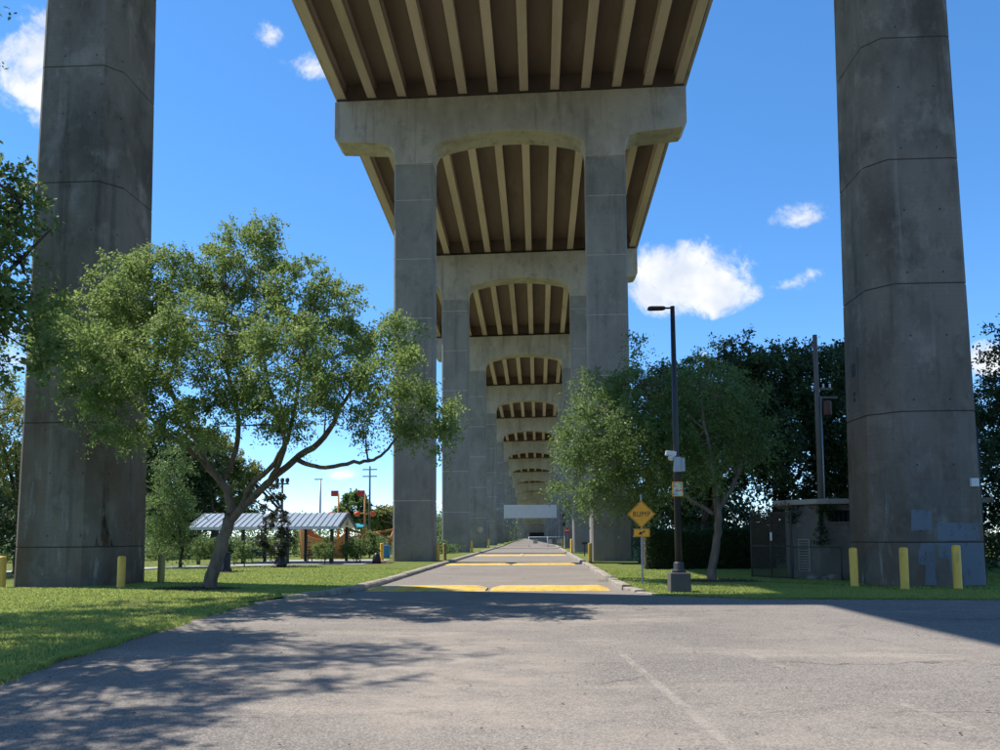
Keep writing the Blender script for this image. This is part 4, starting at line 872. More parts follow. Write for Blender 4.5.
# ================================================================== TREES
tree('elm_tree', 'large leaning green tree with forked grey trunk, lawn before the left tower column', 'tree', None, (-10.75, 24.3, 0.08), [(2.95, -3.3, 9.44, 0.94, 0.98, 0.84, 35), (1.57, -2.3, 9.19, 0.88, 0.87, 0.7, 26), (4.66, -4.3, 7.97, 0.9, 0.91, 0.75, 29), (0.55, -2.3, 8.98, 1.04, 1.0, 0.77, 36), (-0.24, -3.3, 8.39, 1.1, 1.1, 0.89, 45), (-1.03, -4.3, 7.35, 1.05, 0.99, 0.75, 36), (-0.84, -5.3, 6.21, 0.71, 0.76, 0.67, 19), (0.78, -6.3, 5.88, 0.94, 0.95, 0.79, 32), (0.02, -5.3, 4.8, 0.81, 0.78, 0.62, 20), (0.21, -4.3, 4.33, 0.5, 0.47, 0.35, 6), (-0.27, -2.3, 7.1, 1.24, 1.29, 1.1, 66), (1.16, -4.3, 5.28, 0.85, 0.85, 0.7, 25), (2.48, -5.3, 6.7, 1.07, 1.08, 0.9, 44), (2.62, -2.3, 7.77, 1.24, 1.26, 1.04, 62), (4.93, -6.3, 6.04, 0.94, 0.97, 0.81, 33), (2.99, -4.3, 5.77, 1.0, 0.99, 0.8, 36), (5.45, -4.3, 7.3, 0.85, 0.83, 0.65, 23), (5.07, -2.3, 6.71, 1.1, 1.12, 0.94, 47), (6.7, -4.3, 6.49, 0.8, 0.88, 0.8, 26), (7.5, -6.3, 5.3, 0.72, 0.74, 0.63, 18), (7.74, -5.3, 4.69, 0.62, 0.68, 0.62, 14), (8.05, -5.3, 4.01, 0.47, 0.47, 0.38, 6), (7.31, -3.3, 7.08, 0.42, 0.43, 0.37, 5), (5.99, -4.3, 5.08, 0.85, 0.77, 0.55, 19), (5.42, -6.3, 4.87, 0.81, 0.77, 0.58, 19), (3.36, -3.3, 4.96, 0.79, 0.78, 0.63, 20), (1.26, -3.3, 4.64, 0.68, 0.66, 0.53, 14), (2.82, -5.3, 4.66, 0.67, 0.65, 0.52, 13), (6.43, -3.3, 4.57, 0.63, 0.55, 0.37, 9), (4.4, -3.3, 4.51, 0.47, 0.4, 0.26, 4), (-3.08, -2.3, 7.44, 0.66, 0.7, 0.6, 15), (-0.35, -2.3, 9.88, 0.33, 0.3, 0.22, 3), (5.59, -3.3, 8.27, 0.37, 0.35, 0.26, 3), (2.66, -3.3, 9.87, 0.32, 0.32, 0.26, 3), (8.48, -5.8, 3.85, 0.42, 0.46, 0.42, 6), (8.62, -5.8, 4.43, 0.28, 0.31, 0.28, 3), (3.5, -3.3, 9.71, 0.24, 0.25, 0.21, 3), (0.58, -3.3, 9.16, 0.24, 0.25, 0.21, 3)], [[(0.58, 0.0, -0.07, 0.34), (0.67, 0.0, 0.21, 0.26), (0.97, -0.1, 1.07, 0.23), (1.27, -0.2, 1.98, 0.22), (1.4, -0.3, 2.49, 0.2)], [(1.4, -0.3, 2.37, 0.17), (1.31, -0.5, 3.03, 0.15), (0.81, -0.9, 3.86, 0.13), (0.72, -1.5, 4.57, 0.1), (0.5, -2.3, 5.5, 0.08), (-0.02, -2.8, 6.83, 0.05), (-0.5, -3.3, 7.83, 0.03)], [(1.18, -0.5, 3.16, 0.11), (1.67, -0.7, 4.23, 0.1), (1.94, -1.3, 5.05, 0.08), (2.01, -2.3, 6.34, 0.06), (2.08, -2.8, 8.21, 0.03)], [(0.81, -0.9, 3.86, 0.09), (0.53, -2.3, 4.36, 0.07), (-0.02, -3.8, 5.25, 0.05), (-0.71, -4.8, 6.37, 0.03)], [(1.3, -0.2, 2.07, 0.18), (2.05, -0.5, 2.73, 0.15), (3.01, -1.1, 3.37, 0.13), (3.96, -1.8, 3.91, 0.12), (4.81, -2.3, 4.39, 0.1), (5.61, -3.3, 5.25, 0.06), (6.75, -4.3, 6.1, 0.03)], [(1.68, -0.3, 2.37, 0.13), (2.18, -0.7, 3.17, 0.1), (3.24, -1.8, 3.72, 0.09), (3.97, -2.8, 4.53, 0.07), (4.69, -4.3, 5.62, 0.05), (5.07, -4.8, 7.3, 0.03)], [(2.52, -0.8, 3.1, 0.09), (3.17, -1.5, 3.54, 0.09), (4.0, -3.3, 4.2, 0.07), (3.85, -4.3, 5.63, 0.05), (3.3, -3.8, 7.89, 0.025)], [(3.9, -1.8, 3.8, 0.09), (4.54, -2.3, 3.55, 0.075), (5.21, -2.7, 3.54, 0.07), (5.99, -3.1, 3.6, 0.06), (6.49, -3.3, 3.68, 0.05), (6.98, -3.8, 4.0, 0.04), (7.66, -4.8, 4.47, 0.03), (8.13, -5.3, 4.88, 0.015)]], 11, leaf='leaf', barkm='bark', n=10, frac=0.22, twigs=8, per=22, tl=0.52, L=0.092, W=0.046, droop=0.4)
tree('oak_tree', 'dark leafy tree entering at the left edge, nearest to the camera', 'tree', None, (-12.6, 13.6, 0.05), [(1.42, 1.4, 8.49, 0.94, 0.84, 0.75, 19), (1.95, 1.4, 8.07, 0.79, 0.72, 0.68, 14), (3.07, 0.4, 7.19, 0.53, 0.49, 0.46, 5), (2.88, -0.1, 6.42, 0.81, 0.74, 0.68, 14), (3.08, 0.4, 6.02, 0.59, 0.57, 0.56, 8), (3.56, -0.6, 4.84, 0.65, 0.6, 0.55, 9), (2.37, -0.6, 5.74, 1.14, 1.13, 1.14, 38), (1.49, 0.4, 7.96, 1.05, 1.04, 1.05, 31), (1.25, -0.6, 6.64, 1.3, 1.37, 1.46, 25), (-0.01, 1.4, 10.1, 1.12, 1.11, 1.12, 16), (-0.25, 2.4, 11.99, 1.0, 0.99, 1.0, 12), (-0.42, 0.4, 10.76, 1.57, 1.56, 1.57, 36), (0.39, 2.4, 10.4, 0.6, 0.59, 0.6, 3), (-0.57, -0.6, 12.4, 1.79, 1.61, 1.46, 40), (1.26, 0.4, 12.7, 0.88, 1.04, 1.23, 12), (0.06, -1.6, 7.14, 1.65, 1.63, 1.65, 40), (-0.56, -2.6, 9.87, 1.65, 1.63, 1.65, 40), (0.27, -0.6, 14.09, 1.46, 1.45, 1.46, 30), (1.64, -5.4, 8.55, 1.23, 1.17, 1.13, 18), (2.32, -5.1, 9.51, 1.17, 1.1, 1.06, 16), (1.39, -5.6, 6.3, 1.2, 1.09, 1.0, 15), (-0.47, -5.1, 8.12, 1.49, 1.47, 1.49, 31), (1.42, -6.2, 9.73, 1.2, 1.14, 1.11, 17), (0.21, -6.6, 8.1, 1.23, 1.21, 1.23, 20), (-3.17, 6.4, 11.49, 1.2, 1.19, 1.2, 19), (-3.16, 6.4, 8.48, 1.3, 1.29, 1.3, 23), (-4.04, 5.4, 12.37, 1.66, 1.53, 1.43, 35), (-2.86, 4.4, 8.56, 1.57, 1.45, 1.35, 31), (-3.02, 7.4, 7.39, 0.68, 0.73, 0.79, 6), (-6.76, 3.4, 11.38, 2.34, 2.21, 2.12, 87), (-12.4, 5.4, 13.18, 2.85, 2.7, 2.61, 146), (-6.03, 3.4, 14.78, 2.12, 2.0, 1.91, 68), (-0.32, -2.6, 13.13, 1.51, 1.43, 1.38, 30), (2.16, -4.1, 9.41, 1.31, 1.35, 1.43, 25), (0.75, -4.1, 6.31, 1.31, 1.29, 1.31, 23), (0.5, -4.6, 10.03, 1.35, 1.34, 1.35, 25), (0.33, 1.4, 15.91, 0.94, 1.02, 1.12, 12)], [[(0, 0, 0, 0.42), (0.05, 0, 0.6, 0.32), (0.1, -0.1, 2.6, 0.28)], [(0.1, -0.1, 2.6, 0.22), (1.2, 0.3, 4.6, 0.16), (2.2, 0.6, 6.5, 0.08), (2.8, 0.8, 8, 0.03)], [(0.1, -0.1, 2.6, 0.2), (-0.8, -0.8, 5, 0.16), (-1.2, -1.2, 7.6, 0.1), (-1, -1.5, 10, 0.04)], [(0.1, -0.1, 2.6, 0.18), (1.0, -1, 4.4, 0.12), (1.6, -1.6, 6.5, 0.06), (2.0, -1.5, 8, 0.03)], [(1.2, 0.3, 4.6, 0.12), (2.4, 0.5, 6.2, 0.07), (3.6, 0.5, 7.4, 0.02)], [(0.1, -0.1, 2.6, 0.18), (-0.3, 1.2, 5, 0.12), (0.5, 1.8, 8.5, 0.06), (0.8, 1.8, 11, 0.03)]], 12, leaf='leafmid', barkm='barkdark', frac=0.4, twigs=6, per=15, tl=0.6, L=0.12, W=0.07, droop=0.2)
tree('elm_tree', 'sunlit spreading tree behind the street lamp, its trunk on a mulch patch', 'tree', None, (6.1, 28.6, 0.04), [(-3.72, 1.4, 6.91, 1.12, 1.07, 0.82, 25), (-4.7, 1.4, 3.89, 0.82, 0.99, 0.97, 19), (-4.37, 0.4, 5.09, 1.01, 1.08, 0.94, 24), (-3.47, -0.6, 5.66, 1.26, 1.27, 1.05, 37), (-2.35, 0.4, 6.71, 1.16, 1.16, 0.94, 29), (-3.74, -0.6, 4.19, 1.19, 1.19, 0.98, 32), (-2.51, -0.6, 4.95, 1.26, 1.35, 1.19, 42), (-2.96, 0.4, 3.33, 1.23, 1.08, 0.72, 24), (-1.69, 0.4, 3.97, 1.09, 1.16, 1.01, 29), (-1.11, 0.4, 5.78, 1.23, 1.28, 1.09, 37), (-1.65, 1.4, 7.64, 0.9, 0.83, 0.6, 13), (-0.8, -0.6, 4.4, 1.05, 1.12, 0.98, 27), (-0.02, 0.4, 6.49, 1.23, 1.36, 1.23, 42), (0.89, 1.4, 5.14, 1.27, 1.36, 1.2, 43), (0.24, 2.4, 7.93, 1.01, 0.85, 0.54, 14), (1.55, 2.4, 7.01, 1.16, 1.19, 1.01, 31), (-4.16, 1.4, 2.95, 0.82, 0.66, 0.38, 7), (2.0, 1.4, 5.51, 0.82, 0.95, 0.9, 18), (-2.43, 0.4, 2.53, 0.8, 0.64, 0.36, 6), (-2.32, 0.4, 8.3, 0.36, 0.44, 0.43, 3), (0.5, 1.4, 8.48, 0.45, 0.5, 0.45, 4), (-3.86, 0.4, 7.47, 0.43, 0.48, 0.43, 3)], [[(-0.06, 0.0, -0.02, 0.24), (-0.02, 0.0, 0.32, 0.19), (0.15, 0.0, 1.27, 0.17), (0.25, -0.1, 2.14, 0.165), (0.15, -0.2, 2.95, 0.15)], [(0.15, -0.2, 2.95, 0.12), (0.01, -0.3, 3.89, 0.1), (-0.21, -0.4, 5.3, 0.07), (-0.29, -0.1, 6.95, 0.03)], [(0.23, -0.1, 2.49, 0.11), (0.97, 0.4, 3.58, 0.09), (1.5, 0.9, 5.08, 0.05), (1.48, 1.4, 6.64, 0.03)], [(0.03, -0.2, 2.35, 0.09), (-0.43, -0.3, 2.67, 0.08), (-0.93, -0.4, 2.95, 0.075), (-1.59, -0.1, 3.92, 0.06), (-2.44, 0.0, 5.02, 0.05), (-3.47, 0.2, 6.14, 0.025)], [(-1.59, -0.1, 3.92, 0.05), (-2.94, 0.4, 3.98, 0.04), (-4.17, 0.9, 4.4, 0.02)], [(-0.21, -0.4, 5.3, 0.05), (-1.34, 0.0, 6.44, 0.04), (-2.35, 0.4, 7.08, 0.02)]], 13, leaf='leafmid', barkm='bark', frac=0.4, twigs=7, per=18, tl=0.85, L=0.12, W=0.06, droop=0.45)
tree('oak_tree', 'dark rounded tree with a tuft on top, left of the utility pole', 'tree', 'dark trees behind the right lawn', (8.5, 42, 0.03), [(2.17, -1.0, 10.29, 1.33, 1.36, 0.92, 26), (1.86, 0.0, 8.65, 2.1, 2.41, 1.89, 107), (0.22, 1.0, 7.76, 2.15, 2.41, 1.83, 108), (3.69, 0.0, 9.41, 1.89, 2.1, 1.57, 76), (0.78, -1.0, 5.67, 1.84, 2.05, 1.54, 72), (2.52, -2.0, 6.05, 2.0, 2.36, 1.9, 100), (0.14, 1.0, 4.53, 1.4, 1.56, 1.18, 36), (1.2, 0.0, 3.42, 1.26, 1.14, 0.63, 16), (2.2, 0.0, 11.67, 0.68, 0.73, 0.53, 6), (1.56, 0.0, 10.94, 0.63, 0.64, 0.42, 4), (3.07, 1.0, 10.86, 0.75, 0.78, 0.54, 7)], [[(0, 0, 0, 0.28600000000000003), (0, 0, 0.4, 0.22), (0.1, 0, 2.2, 0.187)], [(0.1, 0, 2.2, 0.132), (0.09, 0.4, 4.98, 0.08800000000000001), (0.22, 1.0, 7.76, 0.0264)], [(0.1, 0, 2.2, 0.132), (0.74, 0.0, 5.43, 0.08800000000000001), (1.86, 0.0, 8.65, 0.0264)], [(0.1, 0, 2.2, 0.132), (1.01, -0.8, 4.12, 0.08800000000000001), (2.52, -2.0, 6.05, 0.0264)], [(0.1, 0, 2.2, 0.132), (1.48, 0.0, 5.8, 0.08800000000000001), (3.69, 0.0, 9.41, 0.0264)], [(0.1, 0, 2.2, 0.132), (0.31, -0.4, 3.94, 0.08800000000000001), (0.78, -1.0, 5.67, 0.0264)], [(0.1, 0, 2.2, 0.132), (0.06, 0.4, 3.37, 0.08800000000000001), (0.14, 1.0, 4.53, 0.0264)]], 31, leaf='leafdark', barkm='barkdark', n=6, frac=0.25, twigs=6, per=15, tl=0.8, L=0.1875, W=0.11249999999999999)
tree('oak_tree', 'dark broad tree behind the utility pole and transformer', 'tree', 'dark trees behind the right lawn', (12.6, 44, 0.03), [(1.55, 0.0, 10.87, 1.87, 1.73, 0.99, 47), (2.51, -1.0, 9.56, 2.15, 2.34, 1.72, 101), (0.87, -1.0, 7.7, 2.37, 2.67, 2.04, 140), (2.84, -2.0, 7.0, 1.78, 2.29, 2.0, 88), (1.3, -1.0, 5.02, 2.04, 2.15, 1.5, 82), (3.01, -2.0, 4.92, 1.26, 1.52, 1.26, 33), (4.25, 1.0, 11.33, 1.01, 1.09, 0.79, 15), (1.63, 1.0, 11.82, 0.79, 0.75, 0.45, 6), (2.81, -1.0, 3.52, 1.18, 1.04, 0.54, 13)], [[(0, 0, 0, 0.28600000000000003), (0, 0, 0.4, 0.22), (0.1, 0, 2.2, 0.187)], [(0.1, 0, 2.2, 0.132), (0.35, -0.4, 4.95, 0.08800000000000001), (0.87, -1.0, 7.7, 0.0264)], [(0.1, 0, 2.2, 0.132), (1.0, -0.4, 5.88, 0.08800000000000001), (2.51, -1.0, 9.56, 0.0264)], [(0.1, 0, 2.2, 0.132), (0.52, -0.4, 3.61, 0.08800000000000001), (1.3, -1.0, 5.02, 0.0264)], [(0.1, 0, 2.2, 0.132), (0.62, 0.0, 6.53, 0.08800000000000001), (1.55, 0.0, 10.87, 0.0264)], [(0.1, 0, 2.2, 0.132), (1.14, -0.8, 4.6, 0.08800000000000001), (2.84, -2.0, 7.0, 0.0264)], [(0.1, 0, 2.2, 0.132), (1.2, -0.8, 3.56, 0.08800000000000001), (3.01, -2.0, 4.92, 0.0264)]], 32, leaf='leafdark', barkm='barkdark', n=6, frac=0.25, twigs=6, per=15, tl=0.8, L=0.1875, W=0.11249999999999999)
tree('oak_tree', 'dark tree hidden mostly behind the right tower column', 'tree', 'dark trees behind the right lawn', (17.5, 46, 0.03), [(1.11, -1.0, 11.3, 1.91, 2.18, 1.69, 83), (0.42, -1.0, 7.93, 2.25, 2.86, 2.48, 156), (2.65, -1.0, 9.02, 2.48, 2.86, 2.25, 165), (1.39, -1.0, 5.13, 2.81, 3.06, 2.25, 203), (5.23, 0.0, 7.44, 2.88, 3.48, 2.88, 268)], [[(0, 0, 0, 0.28600000000000003), (0, 0, 0.4, 0.22), (0.1, 0, 2.2, 0.187)], [(0.1, 0, 2.2, 0.132), (2.09, 0.0, 4.82, 0.08800000000000001), (5.23, 0.0, 7.44, 0.0264)], [(0.1, 0, 2.2, 0.132), (0.56, -0.4, 3.67, 0.08800000000000001), (1.39, -1.0, 5.13, 0.0264)], [(0.1, 0, 2.2, 0.132), (1.06, -0.4, 5.61, 0.08800000000000001), (2.65, -1.0, 9.02, 0.0264)], [(0.1, 0, 2.2, 0.132), (0.17, -0.4, 5.06, 0.08800000000000001), (0.42, -1.0, 7.93, 0.0264)], [(0.1, 0, 2.2, 0.132), (0.44, -0.4, 6.75, 0.08800000000000001), (1.11, -1.0, 11.3, 0.0264)]], 33, leaf='leafdark', barkm='barkdark', n=6, frac=0.25, twigs=6, per=15, tl=0.8, L=0.1875, W=0.11249999999999999)
tree('oak_tree', 'dark tree filling the gap behind the sunlit tree, right of the arched pier', 'tree', 'dark trees behind the right lawn', (6.0, 47, 0.03), [(3.02, 0.0, 11.0, 1.53, 1.42, 0.82, 29), (1.55, 0.0, 10.43, 1.53, 1.56, 1.06, 37), (1.63, -1.0, 8.2, 1.96, 2.23, 1.73, 88), (0.44, -1.0, 6.2, 1.5, 1.81, 1.5, 51), (2.74, -1.0, 7.03, 1.73, 2.09, 1.73, 73), (0.96, -1.0, 3.61, 1.73, 1.81, 1.26, 53), (3.22, -1.0, 3.59, 1.5, 1.74, 1.38, 47)], [[(0, 0, 0, 0.28600000000000003), (0, 0, 0.4, 0.22), (0.1, 0, 2.2, 0.187)], [(0.1, 0, 2.2, 0.132), (0.65, -0.4, 5.2, 0.08800000000000001), (1.63, -1.0, 8.2, 0.0264)], [(0.1, 0, 2.2, 0.132), (1.1, -0.4, 4.62, 0.08800000000000001), (2.74, -1.0, 7.03, 0.0264)], [(0.1, 0, 2.2, 0.132), (0.38, -0.4, 2.91, 0.08800000000000001), (0.96, -1.0, 3.61, 0.0264)], [(0.1, 0, 2.2, 0.132), (1.21, 0.0, 6.6, 0.08800000000000001), (3.02, 0.0, 11.0, 0.0264)], [(0.1, 0, 2.2, 0.132), (0.62, 0.0, 6.32, 0.08800000000000001), (1.55, 0.0, 10.43, 0.0264)], [(0.1, 0, 2.2, 0.132), (0.18, -0.4, 4.2, 0.08800000000000001), (0.44, -1.0, 6.2, 0.0264)]], 34, leaf='leafdark', barkm='barkdark', n=6, frac=0.25, twigs=6, per=15, tl=0.8, L=0.1875, W=0.11249999999999999)
tree('oak_tree', 'dark tree at the right edge of the picture beside the right tower column', 'tree', 'dark trees behind the right lawn', (18.8, 30, 0.03), [(-1.71, 0.0, 7.64, 0.45, 0.95, 1.12, 10), (-1.38, 0.0, 5.77, 1.05, 1.41, 1.27, 34), (-2.3, -1.0, 3.86, 0.87, 1.27, 1.23, 25), (-0.16, 0.0, 6.49, 1.88, 2.5, 2.25, 138), (-1.83, 0.0, 2.11, 0.9, 1.23, 1.12, 24), (-0.51, 0.0, 3.55, 1.73, 2.4, 2.25, 122), (-0.69, 1.0, 9.38, 0.47, 0.61, 0.54, 5), (1.79, 0.0, 6.47, 2.25, 3.4, 3.38, 275)], [[(0, 0, 0, 0.28600000000000003), (0, 0, 0.4, 0.22), (0.1, 0, 2.2, 0.187)], [(0.1, 0, 2.2, 0.132), (0.72, 0.0, 4.33, 0.08800000000000001), (1.79, 0.0, 6.47, 0.0264)], [(0.1, 0, 2.2, 0.132), (-0.06, 0.0, 4.35, 0.08800000000000001), (-0.16, 0.0, 6.49, 0.0264)], [(0.1, 0, 2.2, 0.132), (-0.2, 0.0, 2.88, 0.08800000000000001), (-0.51, 0.0, 3.55, 0.0264)], [(0.1, 0, 2.2, 0.132), (-0.55, 0.0, 3.98, 0.08800000000000001), (-1.38, 0.0, 5.77, 0.0264)], [(0.1, 0, 2.2, 0.132), (-0.73, 0.0, 2.16, 0.08800000000000001), (-1.83, 0.0, 2.11, 0.0264)], [(0.1, 0, 2.2, 0.132), (-0.92, -0.4, 3.03, 0.08800000000000001), (-2.3, -1.0, 3.86, 0.0264)]], 35, leaf='leafdark', barkm='barkdark', n=6, frac=0.25, twigs=6, per=15, tl=0.8, L=0.1375, W=0.0825)
tree('oak_tree', 'low dark understorey tree between hedge and utility building', 'tree', 'dark trees behind the right lawn', (12.5, 52, 0.03), [(-5.91, 0.0, 3.88, 0.65, 0.79, 0.65, 9), (0.09, 0.0, 2.22, 1.56, 1.73, 1.3, 61), (1.97, 0.0, 1.57, 1.3, 1.26, 0.78, 28), (3.56, -2.0, 2.48, 1.88, 2.12, 1.62, 100), (5.97, -2.0, 2.47, 1.88, 2.12, 1.62, 100), (-2.13, 0.0, 2.05, 1.17, 1.26, 0.91, 28)], [[(0, 0, 0, 0.28600000000000003), (0, 0, 0.4, 0.22), (0.1, 0, 1, 0.187)], [(0.1, 0, 1, 0.132), (1.42, -0.8, 1.74, 0.08800000000000001), (3.56, -2.0, 2.48, 0.0264)], [(0.1, 0, 1, 0.132), (2.39, -0.8, 1.74, 0.08800000000000001), (5.97, -2.0, 2.47, 0.0264)], [(0.1, 0, 1, 0.132), (0.04, 0.0, 1.61, 0.08800000000000001), (0.09, 0.0, 2.22, 0.0264)], [(0.1, 0, 1, 0.132), (0.79, 0.0, 1.29, 0.08800000000000001), (1.97, 0.0, 1.57, 0.0264)], [(0.1, 0, 1, 0.132), (-0.85, 0.0, 1.52, 0.08800000000000001), (-2.13, 0.0, 2.05, 0.0264)], [(0.1, 0, 1, 0.132), (-2.36, 0.0, 2.44, 0.08800000000000001), (-5.91, 0.0, 3.88, 0.0264)]], 36, leaf='leafdark', barkm='barkdark', n=6, frac=0.25, twigs=6, per=15, tl=0.8, L=0.1875, W=0.11249999999999999)
tree('oak_tree', 'light green tree behind the left edge of the left tower column', 'tree', 'background trees left of the bridge', (-24, 36, 0.03), [(-0.36, 0.0, 6.24, 1.35, 1.8, 1.62, 68), (-1.65, 0.0, 8.14, 1.35, 1.63, 1.35, 57), (0.89, -1.0, 7.02, 0.61, 1.16, 1.31, 19), (-0.48, 0.0, 3.43, 1.08, 1.31, 1.08, 33), (-1.98, 0.0, 4.85, 1.35, 1.91, 1.8, 76), (0.28, 0.0, 8.35, 0.54, 0.65, 0.54, 6)], [[(0, 0, 0, 0.28600000000000003), (0, 0, 0.4, 0.22), (0.1, 0, 2.2, 0.187)], [(0.1, 0, 2.2, 0.132), (-0.14, 0.0, 4.22, 0.08800000000000001), (-0.36, 0.0, 6.24, 0.0264)], [(0.1, 0, 2.2, 0.132), (-0.66, 0.0, 5.17, 0.08800000000000001), (-1.65, 0.0, 8.14, 0.0264)], [(0.1, 0, 2.2, 0.132), (-0.79, 0.0, 3.52, 0.08800000000000001), (-1.98, 0.0, 4.85, 0.0264)], [(0.1, 0, 2.2, 0.132), (-0.19, 0.0, 2.82, 0.08800000000000001), (-0.48, 0.0, 3.43, 0.0264)], [(0.1, 0, 2.2, 0.132), (0.36, -0.4, 4.61, 0.08800000000000001), (0.89, -1.0, 7.02, 0.0264)], [(0.1, 0, 2.2, 0.132), (0.11, 0.0, 5.28, 0.08800000000000001), (0.28, 0.0, 8.35, 0.0264)]], 41, leaf='leafyel', barkm='barkdark', n=6, frac=0.25, twigs=6, per=15, tl=0.8, L=0.125, W=0.07500000000000001)
tree('oak_tree', 'low dark shrubby tree at the left edge behind the tower column', 'tree', 'background trees left of the bridge', (-25, 33, 0.03), [(2.38, 0.0, 2.44, 0.99, 1.0, 0.66, 18), (0.84, 0.0, 2.45, 1.65, 1.75, 1.24, 70), (3.07, 0.0, 1.59, 0.66, 0.7, 0.49, 8)], [[(0, 0, 0, 0.28600000000000003), (0, 0, 0.4, 0.22), (0.1, 0, 0.7, 0.187)], [(0.1, 0, 0.7, 0.132), (0.34, 0.0, 1.58, 0.08800000000000001), (0.84, 0.0, 2.45, 0.0264)], [(0.1, 0, 0.7, 0.132), (0.95, 0.0, 1.57, 0.08800000000000001), (2.38, 0.0, 2.44, 0.0264)], [(0.1, 0, 0.7, 0.132), (1.23, 0.0, 1.15, 0.08800000000000001), (3.07, 0.0, 1.59, 0.0264)]], 42, leaf='leafdark', barkm='barkdark', n=6, frac=0.25, twigs=6, per=15, tl=0.8, L=0.15, W=0.09)
tree('oak_tree', 'tall dark tree between the left tower column and the shelter', 'tree', 'background trees left of the bridge', (-25.5, 62, 0.03), [(-4.1, 0.0, 8.59, 2.02, 2.25, 1.71, 71), (-2.82, 0.0, 6.18, 2.33, 2.72, 2.17, 113), (-1.17, 0.0, 4.58, 2.02, 2.34, 1.86, 78), (-4.4, 0.0, 4.61, 1.71, 2.16, 1.86, 60), (-3.14, 0.0, 2.62, 2.02, 2.06, 1.4, 58), (-0.83, 0.0, 7.35, 1.71, 1.88, 1.4, 45), (-5.28, 0.0, 7.0, 1.08, 2.06, 2.33, 39)], [[(0, 0, 0, 0.5850000000000001), (0, 0, 0.4, 0.45), (0.1, 0, 2.2, 0.3825)], [(0.1, 0, 2.2, 0.27), (-1.13, 0.0, 4.19, 0.18000000000000002), (-2.82, 0.0, 6.18, 0.054)], [(0.1, 0, 2.2, 0.27), (-1.64, 0.0, 5.39, 0.18000000000000002), (-4.1, 0.0, 8.59, 0.054)], [(0.1, 0, 2.2, 0.27), (-0.47, 0.0, 3.39, 0.18000000000000002), (-1.17, 0.0, 4.58, 0.054)], [(0.1, 0, 2.2, 0.27), (-1.26, 0.0, 2.41, 0.18000000000000002), (-3.14, 0.0, 2.62, 0.054)], [(0.1, 0, 2.2, 0.27), (-1.76, 0.0, 3.41, 0.18000000000000002), (-4.4, 0.0, 4.61, 0.054)], [(0.1, 0, 2.2, 0.27), (-0.33, 0.0, 4.78, 0.18000000000000002), (-0.83, 0.0, 7.35, 0.054)]], 43, leaf='leafdark', barkm='barkdark', n=6, frac=0.25, twigs=6, per=15, tl=0.8, L=0.25, W=0.15000000000000002)
tree('oak_tree', 'slim grey green young tree just right of the left tower column', 'tree', 'background trees left of the bridge', (-18.6, 41, 0.08), [(-0.67, 0.0, 4.87, 0.77, 0.93, 0.77, 24), (-0.53, 0.0, 3.56, 0.97, 1.15, 0.92, 39), (-0.87, 0.0, 2.25, 0.82, 0.99, 0.82, 28), (-0.08, 0.0, 2.51, 0.72, 0.99, 0.92, 26), (-0.58, 0.0, 1.21, 0.92, 0.93, 0.61, 24), (-0.59, 0.0, 5.77, 0.41, 0.56, 0.51, 7)], [[(0, 0, 0, 0.13), (0, 0, 0.4, 0.1), (0.1, 0, 1.0, 0.085)], [(0.1, 0, 1.0, 0.06), (-0.21, 0.0, 2.28, 0.04000000000000001), (-0.53, 0.0, 3.56, 0.012)], [(0.1, 0, 1.0, 0.06), (-0.23, 0.0, 1.1, 0.04000000000000001), (-0.58, 0.0, 1.21, 0.012)], [(0.1, 0, 1.0, 0.06), (-0.35, 0.0, 1.62, 0.04000000000000001), (-0.87, 0.0, 2.25, 0.012)], [(0.1, 0, 1.0, 0.06), (-0.27, 0.0, 2.94, 0.04000000000000001), (-0.67, 0.0, 4.87, 0.012)], [(0.1, 0, 1.0, 0.06), (-0.03, 0.0, 1.75, 0.04000000000000001), (-0.08, 0.0, 2.51, 0.012)], [(0.1, 0, 1.0, 0.06), (-0.24, 0.0, 3.38, 0.04000000000000001), (-0.59, 0.0, 5.77, 0.012)]], 44, leaf='leafmid', barkm='barkdark', n=6, frac=0.25, twigs=6, per=15, tl=0.8, L=0.11249999999999999, W=0.0675)
tree('oak_tree', 'mixed green tree seen through the fork of the big left tree', 'tree', 'background trees left of the bridge', (-23, 75, 0.03), [(-7.9, 0.0, 9.5, 1.88, 2.5, 2.25, 77), (-6.86, 0.0, 6.61, 2.44, 2.95, 2.44, 125), (-4.95, 0.0, 8.03, 1.31, 1.7, 1.5, 30), (-5.84, 0.0, 4.21, 2.25, 2.16, 1.31, 59), (-9.4, 0.0, 10.97, 1.69, 1.82, 1.31, 38)], [[(0, 0, 0, 0.39), (0, 0, 0.4, 0.3), (0.1, 0, 2.2, 0.255)], [(0.1, 0, 2.2, 0.18), (-2.74, 0.0, 4.41, 0.12), (-6.86, 0.0, 6.61, 0.036)], [(0.1, 0, 2.2, 0.18), (-2.34, 0.0, 3.21, 0.12), (-5.84, 0.0, 4.21, 0.036)], [(0.1, 0, 2.2, 0.18), (-3.16, 0.0, 5.85, 0.12), (-7.9, 0.0, 9.5, 0.036)], [(0.1, 0, 2.2, 0.18), (-3.76, 0.0, 6.58, 0.12), (-9.4, 0.0, 10.97, 0.036)], [(0.1, 0, 2.2, 0.18), (-1.98, 0.0, 5.12, 0.12), (-4.95, 0.0, 8.03, 0.036)]], 45, leaf='leafyel', barkm='barkdark', n=6, frac=0.25, twigs=6, per=15, tl=0.8, L=0.25, W=0.15000000000000002)
